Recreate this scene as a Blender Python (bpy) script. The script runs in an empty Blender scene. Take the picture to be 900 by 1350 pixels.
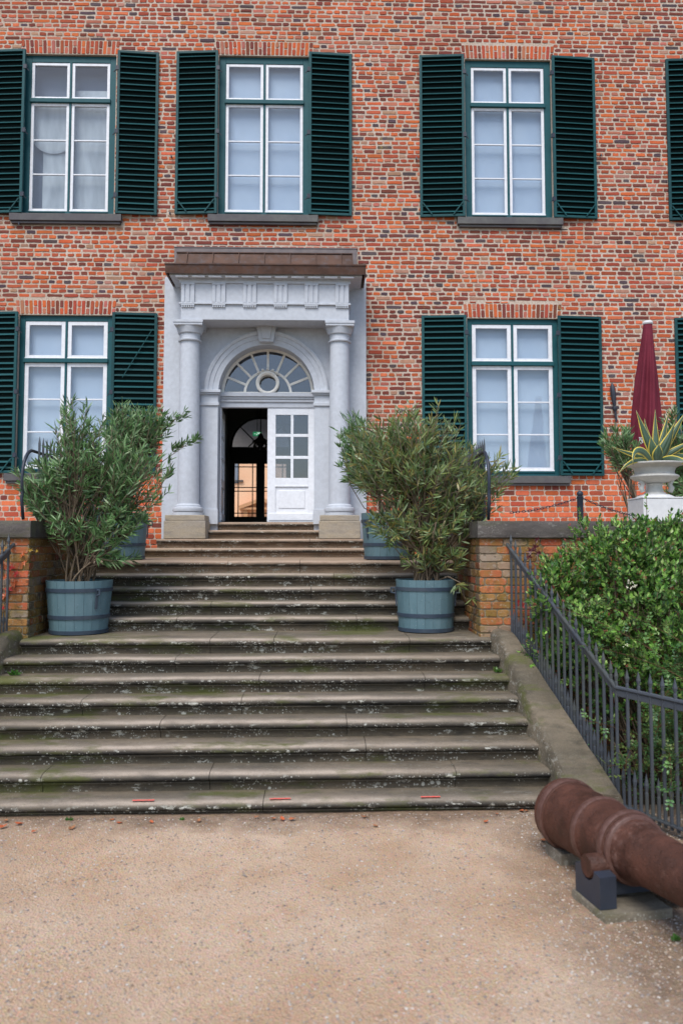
import bpy, math, random
from mathutils import Vector, Matrix, noise
random.seed(7)
R = random.Random(11)
C = bpy.context.scene.collection
sc = bpy.context.scene
PI = math.pi

# ------------------------------------------------------------------ camera
F, PITCH, YAW, SH = 1050.0, math.radians(3.5), math.radians(1.4), -19.2
CAM = Vector((0, -14.4, 2.27))
cd = bpy.data.cameras.new('camera'); cam = bpy.data.objects.new('camera', cd); C.objects.link(cam)
cam.location = CAM; cam.rotation_euler = (math.radians(90) + PITCH, 0, -YAW)
cd.sensor_fit = 'VERTICAL'; cd.sensor_height = 36; cd.lens = F / 1350 * 36
cd.shift_y = SH / 1350; cd.clip_end = 500
cd.dof.use_dof = True; cd.dof.focus_distance = 11.0; cd.dof.aperture_fstop = 1.6
sc.camera = cam
ROT = cam.rotation_euler.to_matrix()

def ray(px, py):
    return ROT @ Vector(((px - 450) / F, -(py - 675 - SH) / F, -1))
def at(px, py, Y):            # point of the plane y = Y seen at a picture position
    d = ray(px, py); return CAM + d * ((Y - CAM.y) / d.y)
def atz(px, py, Z):
    d = ray(px, py); return CAM + d * ((Z - CAM.z) / d.z)

# ------------------------------------------------------------------ light
SUN_EL, SUN_AZ = math.radians(55), math.radians(200)
w = bpy.data.worlds.new('World'); sc.world = w; w.use_nodes = True
nt = w.node_tree
sky = nt.nodes.new('ShaderNodeTexSky'); sky.sky_type = 'NISHITA'; sky.sun_disc = False
sky.sun_elevation = SUN_EL; sky.sun_rotation = SUN_AZ; sky.dust_density = 1.5; sky.air_density = 1.0; sky.ozone_density = 1.0
bg = nt.nodes['Background']; bg.inputs['Strength'].default_value = 0.12
nt.links.new(sky.outputs[0], bg.inputs[0])
sd = bpy.data.lights.new('sun', 'SUN'); sd.energy = 1.9; sd.angle = math.radians(30); sd.color = (1, .965, .92)
so = bpy.data.objects.new('sun', sd); C.objects.link(so)
sdir = Vector((math.sin(SUN_AZ) * math.cos(SUN_EL), math.cos(SUN_AZ) * math.cos(SUN_EL), math.sin(SUN_EL)))
so.rotation_euler = sdir.to_track_quat('Z', 'Y').to_euler()
sc.view_settings.view_transform = 'Standard'; sc.view_settings.look = 'None'
sc.view_settings.exposure = 0.66; sc.view_settings.gamma = 1.0

# ------------------------------------------------------------------ mesh helpers
class M:
    def __init__(s): s.v = []; s.f = []; s.c = []
    def add(s, vs, fs, col=(1, 1, 1)):
        n = len(s.v); s.v += [tuple(p) for p in vs]; s.f += [tuple(i + n for i in q) for q in fs]
        s.c += [col] * len(vs)
    def box(s, x0, x1, y0, y1, z0, z1, col=(1, 1, 1), T=None):
        vs = [Vector((x, y, z)) for x in (x0, x1) for y in (y0, y1) for z in (z0, z1)]
        if T is not None: vs = [T @ p for p in vs]
        s.add(vs, [(0, 1, 3, 2), (4, 6, 7, 5), (0, 4, 5, 1), (2, 3, 7, 6), (0, 2, 6, 4), (1, 5, 7, 3)], col)
    def bar(s, a, b, wx, wy, col=(1, 1, 1), up=Vector((0, 1, 0))):
        a = Vector(a); b = Vector(b); d = (b - a).normalized()
        sx = d.cross(up); sx = sx.normalized() if sx.length > 1e-4 else Vector((1, 0, 0)); sy = sx.cross(d).normalized()
        vs = [p + sx * i * wx / 2 + sy * j * wy / 2 for p in (a, b) for i, j in ((-1, -1), (1, -1), (1, 1), (-1, 1))]
        s.add(vs, [(3, 2, 1, 0), (4, 5, 6, 7)] + [(i, (i + 1) % 4, 4 + (i + 1) % 4, 4 + i) for i in range(4)], col)
    def tube(s, pts, r, n=6, col=(1, 1, 1), caps=True):
        pts = [Vector(p) for p in pts]; rs = r if isinstance(r, (list, tuple)) else [r] * len(pts)
        prev = None; vs = []
        for i, p in enumerate(pts):
            d = (pts[min(i + 1, len(pts) - 1)] - pts[max(i - 1, 0)]).normalized()
            if prev is None:
                prev = d.orthogonal().normalized()
            prev = (prev - d * prev.dot(d))
            prev = prev.normalized() if prev.length > 1e-5 else d.orthogonal().normalized()
            q = d.cross(prev)
            for k in range(n):
                a = 2 * PI * k / n; vs.append(p + (prev * math.cos(a) + q * math.sin(a)) * rs[i])
        fs = [(i * n + k, i * n + (k + 1) % n, (i + 1) * n + (k + 1) % n, (i + 1) * n + k) for i in range(len(pts) - 1) for k in range(n)]
        if caps: fs += [tuple(range(n - 1, -1, -1)), tuple(range((len(pts) - 1) * n, len(pts) * n))]
        s.add(vs, fs, col)
    def lathe(s, prof, c, n=32, col=(1, 1, 1), axis=None, wob=None):
        c = Vector(c); q = Vector((0, 0, 1)).rotation_difference(Vector(axis)).to_matrix() if axis is not None else Matrix.Identity(3)
        vs = []
        for j, (r, z) in enumerate(prof):
            for k in range(n):
                a = 2 * PI * k / n; rr = r * (wob(a, z) if wob else 1)
                vs.append(c + q @ Vector((rr * math.cos(a), rr * math.sin(a), z)))
        fs = [(j * n + k, j * n + (k + 1) % n, (j + 1) * n + (k + 1) % n, (j + 1) * n + k) for j in range(len(prof) - 1) for k in range(n)]
        if prof[0][0] > 1e-4: fs.append(tuple(range(n - 1, -1, -1)))
        if prof[-1][0] > 1e-4: fs.append(tuple(range((len(prof) - 1) * n, len(prof) * n)))
        s.add(vs, fs, col)
    def prism(s, poly, y0, y1, col=(1, 1, 1)):      # poly in x,z (counter-clockwise seen from -y)
        n = len(poly)
        s.add([(x, y0, z) for x, z in poly] + [(x, y1, z) for x, z in poly],
              [tuple(range(n)), tuple(range(2 * n - 1, n - 1, -1))] + [(i, n + i, n + (i + 1) % n, (i + 1) % n) for i in range(n)], col)
    def prismx(s, poly, x0, x1, col=(1, 1, 1)):     # poly in y,z
        n = len(poly)
        s.add([(x0, y, z) for y, z in poly] + [(x1, y, z) for y, z in poly],
              [tuple(range(n)), tuple(range(2 * n - 1, n - 1, -1))] + [(i, n + i, n + (i + 1) % n, (i + 1) % n) for i in range(n)], col)
    def build(s, name, mat, parent=None, smooth=False, bevel=0, kind=None, fix=True):
        me = bpy.data.meshes.new(name); me.from_pydata(s.v, [], s.f)
        at_ = me.color_attributes.new('tone', 'FLOAT_COLOR', 'POINT')
        flat = []
        for c in s.c: flat += [c[0], c[1], c[2], 1]
        at_.data.foreach_set('color', flat)
        if fix:
            import bmesh
            bm = bmesh.new(); bm.from_mesh(me); bmesh.ops.recalc_face_normals(bm, faces=bm.faces); bm.to_mesh(me); bm.free()
        me.materials.append(mat)
        o = bpy.data.objects.new(name, me); C.objects.link(o)
        if parent is not None: o.parent = parent
        if smooth is True:
            me.polygons.foreach_set('use_smooth', [True] * len(me.polygons))
        elif smooth:
            me.polygons.foreach_set('use_smooth', [True] * len(me.polygons)); me.set_sharp_from_angle(angle=math.radians(smooth))
        if bevel:
            b = o.modifiers.new('bevel', 'BEVEL'); b.width = bevel; b.segments = 2; b.limit_method = 'ANGLE'; b.angle_limit = math.radians(40)
        if kind: o['kind'] = kind
        return o

def thing(name, label, cat, loc=(0, 0, 0), group=None):
    o = bpy.data.objects.new(name, None); C.objects.link(o); o.location = loc
    o['label'] = label; o['category'] = cat
    if group: o['group'] = group
    o.empty_display_size = .2
    return o
def tag(o, label, cat, group=None):
    o['label'] = label; o['category'] = cat
    if group: o['group'] = group
    return o
def keep(o, parent):      # parent a mesh built in world coordinates under a moved empty
    bpy.context.view_layer.update
    o.parent = parent; o.matrix_parent_inverse = Matrix.Translation(-Vector(parent.location)); return o
def under(root, o): return keep(o, root)

# ------------------------------------------------------------------ materials
class N:
    def __init__(s, name):
        s.m = bpy.data.materials.new(name); s.m.use_nodes = True; s.t = s.m.node_tree; s.b = s.t.nodes['Principled BSDF']
        s.out = s.t.nodes['Material Output']
        s.pos = s.n('ShaderNodeNewGeometry').outputs['Position']
    def n(s, ty, **k):
        x = s.t.nodes.new(ty)
        for a, v in k.items(): setattr(x, a, v)
        return x
    def l(s, a, b): s.t.links.new(a, b)
    def scaled(s, v):
        mp = s.n('ShaderNodeMapping'); mp.inputs['Scale'].default_value = v; s.l(s.pos, mp.inputs['Vector']); return mp.outputs[0]
    def noise(s, scale, detail=4, rough=.6, vec=None, dist=0):
        x = s.n('ShaderNodeTexNoise'); x.inputs['Scale'].default_value = scale; x.inputs['Detail'].default_value = detail
        x.inputs['Roughness'].default_value = rough; x.inputs['Distortion'].default_value = dist
        s.l(vec or s.pos, x.inputs['Vector']); return x.outputs['Fac']
    def vor(s, scale, vec=None, feature='F1', out='Distance'):
        x = s.n('ShaderNodeTexVoronoi'); x.feature = feature; x.inputs['Scale'].default_value = scale
        s.l(vec or s.pos, x.inputs['Vector']); return x.outputs[out]
    def ramp(s, f, a, b, ca=0.0, cb=1.0):
        x = s.n('ShaderNodeMapRange'); x.inputs[1].default_value = a; x.inputs[2].default_value = b
        x.inputs[3].default_value = ca; x.inputs[4].default_value = cb; s.l(f, x.inputs[0]); return x.outputs[0]
    def math(s, op, a, b=None):
        x = s.n('ShaderNodeMath', operation=op)
        for i, q in enumerate((a, b)):
            if q is None: continue
            if isinstance(q, (int, float)): x.inputs[i].default_value = q
            else: s.l(q, x.inputs[i])
        return x.outputs[0]
    def mix(s, f, a, b, mode='MIX'):
        x = s.n('ShaderNodeMix', data_type='RGBA', blend_type=mode)
        for sock, q in ((x.inputs[0], f), (x.inputs[6], a), (x.inputs[7], b)):
            if isinstance(q, (int, float)): sock.default_value = q
            elif isinstance(q, tuple): sock.default_value = (*q, 1)
            else: s.l(q, sock)
        return x.outputs[2]
    def attr(s):
        x = s.n('ShaderNodeAttribute'); x.attribute_name = 'tone'; return x.outputs['Color']
    def rnd(s): return s.n('ShaderNodeObjectInfo').outputs['Random']
    def sep(s, v, i):
        x = s.n('ShaderNodeSeparateXYZ'); s.l(v, x.inputs[0]); return x.outputs[i]
    def nz(s): return s.sep(s.n('ShaderNodeNewGeometry').outputs['Normal'], 2)
    def bump(s, h, strength=.5, dist=.01):
        x = s.n('ShaderNodeBump'); x.inputs['Strength'].default_value = strength; x.inputs['Distance'].default_value = dist
        s.l(h, x.inputs['Height']); s.l(x.outputs[0], s.b.inputs['Normal'])
    def col(s, c):
        if isinstance(c, tuple): s.b.inputs['Base Color'].default_value = (*c, 1)
        else: s.l(c, s.b.inputs['Base Color'])
        return s
    def rough(s, r, spec=None):
        if isinstance(r, (int, float)): s.b.inputs['Roughness'].default_value = r
        else: s.l(r, s.b.inputs['Roughness'])
        if spec is not None: s.b.inputs['Specular IOR Level'].default_value = spec
        return s

def painted(name, c, r=.45, dirt=(.3, .28, .25), amt=.25, bs=30, bstr=.15, spec=.4):
    n = N(name); f = n.ramp(n.noise(2.2, 8, .65), .45, .8)
    g = n.ramp(n.noise(14, 5, .6), .35, .75, .9, 1.05)
    cc = n.mix(n.math('MULTIPLY', f, amt), c, dirt)
    cg = n.n('ShaderNodeCombineColor'); [n.l(g, cg.inputs[i]) for i in range(3)]
    n.col(n.mix(1.0, cc, cg.outputs[0], 'MULTIPLY')).rough(r, spec); n.bump(n.noise(bs, 4), bstr, .004); return n.m

# mortar between the bricks
n = N('mortar'); c = n.mix(n.ramp(n.noise(.8, 6), .35, .65), (.50, .395, .31), (.63, .55, .475))
c = n.mix(n.ramp(n.noise(35, 4), .45, .7), c, (.38, .28, .20)); sk_ = n.ramp(n.noise(2.4, 6, .7, n.scaled((1.6, 1, .28))), .54, .78, 0, .32); c = n.mix(sk_, c, (.24, .17, .13)); n.col(c).rough(.95, .1); n.bump(n.noise(55, 5), .8, .012); MORTAR = n.m
n = N('old_mortar'); c = n.mix(n.ramp(n.noise(5, 6), .35, .65), (.20, .16, .10), (.28, .24, .18)); c = n.mix(n.ramp(n.noise(2.1, 5), .5, .65), c, (.14, .13, .045))
n.col(c).rough(.95, .1); n.bump(n.noise(45, 5), .8, .015); OLDMORTAR = n.m
# brick: each brick carries its own colour
n = N('brick'); a = n.attr(); f = n.ramp(n.noise(26, 6, .7), .3, .75)
c = n.mix(n.math('MULTIPLY', f, .28), a, (.13, .04, .025)); c = n.mix(n.ramp(n.noise(70, 3, .6), .64, .74, 0, .4), c, (.55, .38, .27))
ystain = n.math('MULTIPLY', n.ramp(n.noise(1.3, 5, .6), .66, .72), n.ramp(n.noise(9, 4), .45, .6)); c = n.mix(n.math('MULTIPLY', ystain, .5), c, (.42, .30, .06))
sk_ = n.ramp(n.noise(2.4, 6, .7, n.scaled((1.6, 1, .28))), .54, .78, 0, .32); c = n.mix(sk_, c, (.12, .06, .045)); n.col(c).rough(.88, .25); n.bump(n.math('ADD', n.noise(60, 6, .7), n.noise(18, 3)), .7, .008); BRICK = n.m
n = N('mossy_brick'); a = n.attr(); c = n.mix(n.ramp(n.noise(4.0, 6, .7), .45, .62, 0, .75), a, (.24, .17, .045))
c = n.mix(n.ramp(n.noise(28, 6, .7), .55, .68, 0, .7), c, (.40, .36, .30)); c = n.mix(n.ramp(n.noise(11, 5), .58, .7, 0, .8), c, (.07, .055, .03))
n.col(c).rough(.9, .2); n.bump(n.noise(50, 6, .7), .9, .012); MOSSBRICK = n.m

def stone(name, ca, cb, cc, lichen=.5, green=.3, bs=30, tan=None, edge=False):
    n = N(name)
    st = n.scaled((.45, 1, 1.6))
    c = n.mix(n.ramp(n.noise(1.6, 8, .65, st), .4, .62), ca, cb)
    c = n.mix(n.ramp(n.noise(9, 7, .7, st), .48, .72, 0, .8), c, cc)
    tr = n.ramp(n.nz(), .55, .95)
    xo = n.math('ABSOLUTE', n.math('ADD', n.sep(n.pos, 0), .95)); xo = n.math('ADD', xo, n.ramp(n.noise(1.3, 5, .6, st), 0, 1, -1.2, 1.2))
    worn = n.math('MULTIPLY', n.sep(n.attr(), 0) if edge else tr, n.ramp(xo, 2.9, .9, .15, 1.0))
    if tan: c = n.mix(n.math('MULTIPLY', worn, n.ramp(n.noise(7, 6, .7, st), .25, .55, .35, .95)), c, tan)
    c = n.mix(n.ramp(n.noise(90, 3, .6), .5, .75, 0, .35), c, (.045, .04, .035))
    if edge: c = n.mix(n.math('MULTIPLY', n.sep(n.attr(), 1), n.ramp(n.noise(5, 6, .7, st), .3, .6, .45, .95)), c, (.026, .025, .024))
    # lichen: pale round crusts in patches
    def spots(scale, thr, m0, m1):
        d = n.vor(scale); e = n.math('ADD', d, n.ramp(n.noise(scale * 3, 3), 0, 1, -.12, .12))
        return n.math('MULTIPLY', n.ramp(e, thr + .03, thr - .03), n.ramp(n.noise(1.9, 4, .6), m0, m1))
    ver = n.ramp(n.nz(), .8, .3, .15, 1)
    big = n.math('MULTIPLY', n.ramp(n.noise(13, 6, .75, n.scaled((.6, 1, 1.3))), .57, .60), n.ramp(n.noise(1.7, 4, .6), .45, .52))
    L = n.math('MULTIPLY', n.math('MAXIMUM', n.math('MAXIMUM', spots(12, .2, .52, .58), big), n.math('MULTIPLY', spots(38, .24, .46, .55), .9)), ver)
    c = n.mix(n.math('MULTIPLY', L, lichen), c, (.50, .50, .44))
    lf_ = n.ramp(n.sep(n.pos, 0), -1.2, -2.9, 0, .045); G = n.math('MULTIPLY', n.ramp(n.math('ADD', n.noise(2.3, 6, .7, st), lf_), .54, .66), green); c = n.mix(G, c, (.09, .10, .025))
    n.col(c).rough(n.ramp(n.noise(6, 4), .3, .7, .6, .95), .3)
    n.bump(n.math('ADD', n.math('MULTIPLY', n.noise(bs, 8, .7), 1.0), n.math('MULTIPLY', n.noise(7, 4), .8)), .8, .014); return n.m
STEP = stone('weathered_sandstone', (.105, .090, .064), (.185, .148, .102), (.045, .041, .036), .95, .85, tan=(.46, .38, .305), edge=True)
STEP_TOP = stone('tan_sandstone', (.30, .21, .14), (.40, .29, .20), (.17, .13, .09), .8, .15, tan=(.47, .35, .26), edge=True)
COPING = stone('dark_coping_stone', (.075, .066, .06), (.115, .10, .09), (.045, .04, .038), .15, .3, 45)
STRINGER = stone('rough_stringer_stone', (.10, .085, .06), (.19, .155, .11), (.045, .042, .03), .35, .8, 40, tan=(.16, .135, .10))
PLINTH = stone('buff_plinth_stone', (.42, .35, .25), (.36, .32, .27), (.24, .22, .19), .15, .05, 50)
SILL = painted('slate_sill', (.085, .078, .085), .6, (.2, .22, .18), .5, 40, .3)
SLAB = stone('grey_slab_stone', (.19, .165, .125), (.26, .225, .175), (.10, .085, .06), .4, .4, 40)

GREYP = painted('grey_facade_paint', (.53, .565, .62), .65, (.44, .45, .44), .14, 60, .10, .2)
WHITE = painted('white_door_paint', (.80, .83, .88), .4, (.6, .62, .62), .08, 40, .08)
WHITEW = painted('white_window_paint', (.80, .82, .86), .4, (.6, .6, .6), .1, 40, .08)
CREAM = painted('cream_fanlight_paint', (.80, .79, .74), .5, (.55, .53, .48), .2, 40, .1)
TEAL = painted('teal_frame_paint', (.013, .088, .105), .5, (.03, .11, .12), .2, 40, .08, .25)
TEALS = painted('teal_shutter_paint', (.010, .066, .073), .5, (.02, .085, .09), .2, 40, .08, .25)
_nt = TEALS.node_tree; _b = _nt.nodes['Principled BSDF']; _src = _b.inputs['Base Color'].links[0].from_socket
_oi = _nt.nodes.new('ShaderNodeObjectInfo'); _mr = _nt.nodes.new('ShaderNodeMapRange'); _mr.inputs[3].default_value = .8; _mr.inputs[4].default_value = 1.35; _nt.links.new(_oi.outputs['Random'], _mr.inputs[0])
_hs = _nt.nodes.new('ShaderNodeHueSaturation'); _nt.links.new(_mr.outputs[0], _hs.inputs['Value']); _nt.links.new(_src, _hs.inputs['Color']); _nt.links.new(_hs.outputs[0], _b.inputs['Base Color'])
VOID = painted('gap_shade_and_latch_black', (.003, .010, .010), .8, (.004, .010, .010), .2, 30, .1, .1)  # near-black painting the shade between slats; the latch bar shares it
IRON = painted('black_iron_paint', (.065, .075, .092), .5, (.10, .10, .045), .6, 50, .3)
IRON2 = painted('blue_black_iron', (.028, .036, .055), .45, (.06, .06, .06), .4, 50, .2)
n = N('copper_sheet'); c = n.mix(n.ramp(n.noise(3.5, 6), .35, .65), (.060, .030, .020), (.105, .052, .034)); c = n.mix(n.ramp(n.noise(9, 5), .5, .7, 0, .6), c, (.10, .085, .09))
n.col(c).rough(.62, .3); n.b.inputs['Metallic'].default_value = .1; n.bump(n.noise(7, 3), .3, .01); COPPER = n.m
n = N('lead_flashing'); n.col(n.mix(n.ramp(n.noise(6, 6), .35, .65), (.13, .11, .115), (.19, .155, .15))).rough(.55, .5); n.bump(n.noise(9, 3), .4, .01); LEAD = n.m
n = N('rusted_iron'); c = n.mix(n.ramp(n.noise(5, 8, .7), .38, .62), (.050, .019, .011), (.098, .037, .023)); c = n.mix(n.ramp(n.noise(38, 6, .7), .52, .7, 0, .6), c, (.045, .02, .015))
c = n.mix(n.math('MULTIPLY', n.ramp(n.noise(3, 5), .5, .65), n.ramp(n.noise(24, 6, .7), .5, .7, 0, .7)), c, (.19, .11, .09))
n.col(c).rough(n.ramp(n.noise(10, 5), .3, .7, .5, .78), .35); n.b.inputs['Metallic'].default_value = .0; n.bump(n.math('ADD', n.noise(45, 6, .7), n.math('ADD', n.math('MULTIPLY', n.noise(9, 4), 1.5), n.ramp(n.vor(34), 0, .25, 0, .8))), .9, .008); RUST = n.m
n = N('worn_rust'); n.col(n.mix(n.ramp(n.noise(30, 6, .7), .35, .65), (.075, .030, .020), (.118, .060, .047))).rough(.55, .5); n.bump(n.noise(60, 5), .5, .004); RUSTPALE = n.m
n = N('tub_paint'); a = n.attr(); c = n.mix(n.ramp(n.noise(5, 7, .7, n.scaled((1, 1, .3))), .4, .7), (.085, .160, .190), (.125, .205, .235)); c = n.mix(n.ramp(n.noise(22, 5, .7), .58, .72, 0, .6), c, (.06, .11, .12))
c = n.mix(n.ramp(n.vor(26), .09, .05, 0, .8), c, (.4, .44, .44)); c = n.mix(1.0, c, a, 'MULTIPLY'); n.col(c).rough(.5, .4); n.bump(n.noise(30, 5, .6, n.scaled((1, 1, .15))), .4, .006); TUB = n.m
HOOP = painted('tub_hoop_iron', (.035, .055, .085), .5, (.10, .12, .13), .6, 40, .3)
n = N('potting_soil'); n.col(n.mix(n.noise(30, 5), (.03, .02, .012), (.08, .055, .035))).rough(1, .1); n.bump(n.noise(60, 4), 1, .02); SOIL = n.m
n = N('bark'); n.col(n.mix(n.ramp(n.noise(18, 6, .7, n.scaled((1, 1, .3))), .3, .7), (.075, .055, .035), (.20, .155, .11))).rough(.85, .2); n.bump(n.noise(60, 4), .5, .004); BARK = n.m
def leafmat(name, r=.38, tr=.36, spec=.6):
    n = N(name); a = n.attr(); c = n.mix(n.ramp(n.noise(40, 3), .3, .7, 0, .12), a, (.03, .05, .015)); n.col(c).rough(r, spec)
    t = n.n('ShaderNodeBsdfTranslucent'); n.l(c, t.inputs[0]); mx = n.n('ShaderNodeMixShader'); mx.inputs[0].default_value = tr
    n.l(n.b.outputs[0], mx.inputs[1]); n.l(t.outputs[0], mx.inputs[2]); n.l(mx.outputs[0], n.out.inputs[0]); return n.m
LEAF = leafmat('leaf'); AGAVE = leafmat('agave_leaf', .35, .1); CLOTHL = None
n = N('umbrella_cloth'); c = n.mix(n.ramp(n.noise(3, 5), .35, .7), (.125, .016, .030), (.17, .024, .042)); n.col(c).rough(.8, .2); n.bump(n.noise(200, 2), .2, .002); CLOTH = n.m
PRINT = painted('white_print', (.6, .6, .6), .7)
URNM = painted('urn_stone', (.60, .59, .555), .7, (.36, .36, .31), .7, 60, .35, .2)
PEDM = painted('pedestal_paint', (.66, .67, .68), .6, (.45, .45, .42), .35, 60, .2, .2)
n = N('window_blind'); c = n.mix(n.ramp(n.noise(2.0, 3), .3, .7), (.50, .58, .70), (.58, .655, .76)); n.col(c).rough(.9, .1); BLIND = n.m
n = N('window_curtain'); c = n.mix(n.ramp(n.noise(2.5, 4, .5, n.scaled((2, 1, .5))), .35, .65), (.42, .44, .46), (.62, .64, .65)); n.col(c).rough(.9, .1); CURTAIN = n.m
n = N('room_shade'); n.col((.24, .27, .33)).rough(.9, .1); ROOMSHADE = n.m
def glass(name, refl, tint, bumpy=.0):
    n = N(name); n.t.nodes.remove(n.b)
    t = n.n('ShaderNodeBsdfTransparent'); t.inputs[0].default_value = (*tint, 1)
    g = n.n('ShaderNodeBsdfGlossy'); g.inputs['Roughness'].default_value = .03
    bm_ = n.n('ShaderNodeBump'); bm_.inputs['Strength'].default_value = .06; bm_.inputs['Distance'].default_value = .02; n.l(n.noise(2.5, 2), bm_.inputs['Height']); n.l(bm_.outputs[0], g.inputs['Normal'])
    mx = n.n('ShaderNodeMixShader'); mx.inputs[0].default_value = refl
    n.l(t.outputs[0], mx.inputs[1]); n.l(g.outputs[0], mx.inputs[2]); n.l(mx.outputs[0], n.out.inputs[0]); return n.m
GLASS = glass('window_glass', .065, (.9, .93, .95)); FANGLASS = glass('fanlight_glass', .12, (.58, .65, .76)); INGLASS = glass('inner_door_glass', .05, (.98, .98, .97))
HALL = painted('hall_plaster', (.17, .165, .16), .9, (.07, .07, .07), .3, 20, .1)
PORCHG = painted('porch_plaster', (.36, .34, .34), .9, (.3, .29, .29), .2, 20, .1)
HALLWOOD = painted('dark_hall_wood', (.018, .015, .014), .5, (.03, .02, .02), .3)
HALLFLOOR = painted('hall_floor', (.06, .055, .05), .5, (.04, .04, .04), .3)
n = N('orange_plaster'); n.col(n.mix(n.ramp(n.noise(1.2, 5), .3, .7), (.88, .52, .33), (.92, .60, .40))).rough(.9, .1); ORANGE = n.m
ORTRIM = painted('orange_trim', (.62, .33, .17), .8, (.5, .3, .2), .2)
n = N('red_mark'); n.col(n.mix(n.ramp(n.noise(40, 3), .4, .7, 0, .5), (.85, .10, .07), (.5, .3, .25))).rough(.8); REDMARK = n.m
n = N('fallen_leaf'); n.col(n.mix(n.rnd(), (.45, .10, .03), (.32, .14, .06))).rough(.7); FLEAF = n.m
n = N('exit_sign'); n.col((.02, .35, .13)).rough(.5); n.b.inputs['Emission Color'].default_value = (.05, .6, .25, 1); n.b.inputs['Emission Strength'].default_value = .2; EXITM = n.m
n = N('exit_print'); n.col((.8, .8, .8)); n.b.inputs['Emission Color'].default_value = (.8, 1, .9, 1); n.b.inputs['Emission Strength'].default_value = .5; EXITW = n.m

# gravel ground
n = N('gravel_ground')
c = n.mix(n.ramp(n.noise(.7, 6, .6), .35, .65), (.49, .345, .235), (.61, .465, .345))
c = n.mix(n.ramp(n.noise(3.0, 6, .7), .42, .7, 0, .6), c, (.45, .285, .17))
ck = n.n('ShaderNodeTexVoronoi'); ck.inputs['Scale'].default_value = 75; n.l(n.pos, ck.inputs['Vector'])
c = n.mix(n.ramp(n.noise(1.7, 5, .6), .3, .7, .15, .6), c, n.mix(.78, ck.outputs['Color'], (.50, .46, .42)), 'OVERLAY')
c = n.mix(n.ramp(n.noise(120, 3, .6), .62, .72, 0, .6), c, (.72, .64, .54)); c = n.mix(n.ramp(n.noise(95, 3, .6), .33, .25, 0, .5), c, (.14, .09, .06))
# darker damp earth along the right edge and by the bottom step
X = n.sep(n.pos, 0); Yp = n.sep(n.pos, 1)
ed = n.math('MAXIMUM', n.ramp(n.math('ADD', X, n.ramp(n.noise(2.2, 5), 0, 1, -.5, .5)), 1.1, 1.8), n.math('MAXIMUM', n.ramp(n.math('ADD', Yp, n.ramp(n.noise(3, 5), 0, 1, -.35, .35)), -8.15, -7.75), n.ramp(n.math('ADD', X, n.ramp(n.noise(1.5, 5), 0, 1, -.8, .8)), -1.9, -3.0, 0, .6)))
ed = n.math('MULTIPLY', ed, n.ramp(n.noise(14, 5, .7), .25, .6, .45, .95)); c = n.mix(n.math('MULTIPLY', ed, .85), c, (.14, .10, .07))
n.col(c).rough(.95, .15); n.bump(n.math('ADD', ck.outputs['Distance'], n.math('MULTIPLY', n.noise(40, 6, .7), 1.2)), .8, .012); GRAVEL = n.m
n = N('pebble'); n.col(n.attr()).rough(.8, .3); PEBBLE = n.m
n = N('bed_soil'); n.col(n.mix(n.noise(8, 6), (.02, .016, .010), (.06, .045, .03))).rough(1, .1); n.bump(n.noise(30, 5), 1, .03); BEDSOIL = n.m
n = N('terrace_gravel'); n.col(n.mix(n.noise(30, 5), (.30, .25, .2), (.40, .35, .28))).rough(1, .1); TGRAVEL = n.m

# ------------------------------------------------------------------ main measures
GZ = .05
H1 = [0, 6.745, 7.013, 7.28, 7.547, 7.814, 8.081, 8.349, 8.616, 9.372, 9.64, 9.907, 10.174, 10.441, 13.30, 13.62, 13.97, 14.28]
SZ = [0, .16, .32, .481, .641, .801, .961, 1.121, 1.281, 1.442, 1.602, 1.762, 1.922, 2.082, 2.239, 2.396, 2.553, 2.70]
SY = [d - 14.4 for d in H1]
YPIER = -5.65
XL, XR = at(38, 760, YPIER).x, at(632, 760, YPIER).x
TZ = at(760, 687, YPIER).z
COPZ = at(760, 709, YPIER).z
SHEAR = .014
def skew(x, y): return y + SHEAR * (x + .5)
XM = (XL + XR) / 2            # mirror axis of the stair

# ground
def grid(name, x0, x1, y0, y1, nx, ny, zf, mat, kind='structure'):
    m = M(); vs = [(x0 + (x1 - x0) * i / nx, y0 + (y1 - y0) * j / ny, 0) for j in range(ny + 1) for i in range(nx + 1)]
    vs = [(x, y, zf(x, y)) for x, y, _ in vs]
    m.add(vs, [(j * (nx + 1) + i, j * (nx + 1) + i + 1, (j + 1) * (nx + 1) + i + 1, (j + 1) * (nx + 1) + i) for j in range(ny) for i in range(nx)])
    return m.build(name, mat, smooth=True, kind=kind)
g = grid('ground', -150, 150, -150, 150, 4, 4, lambda x, y: -.06, BEDSOIL)
g = grid('gravel_forecourt', -9, 9, -22, -7.45, 120, 100, lambda x, y: GZ + .012 * noise.noise((x * .9, y * .9, 0)) + .006 * noise.noise((x * 4, y * 4, 3)), GRAVEL)
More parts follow.
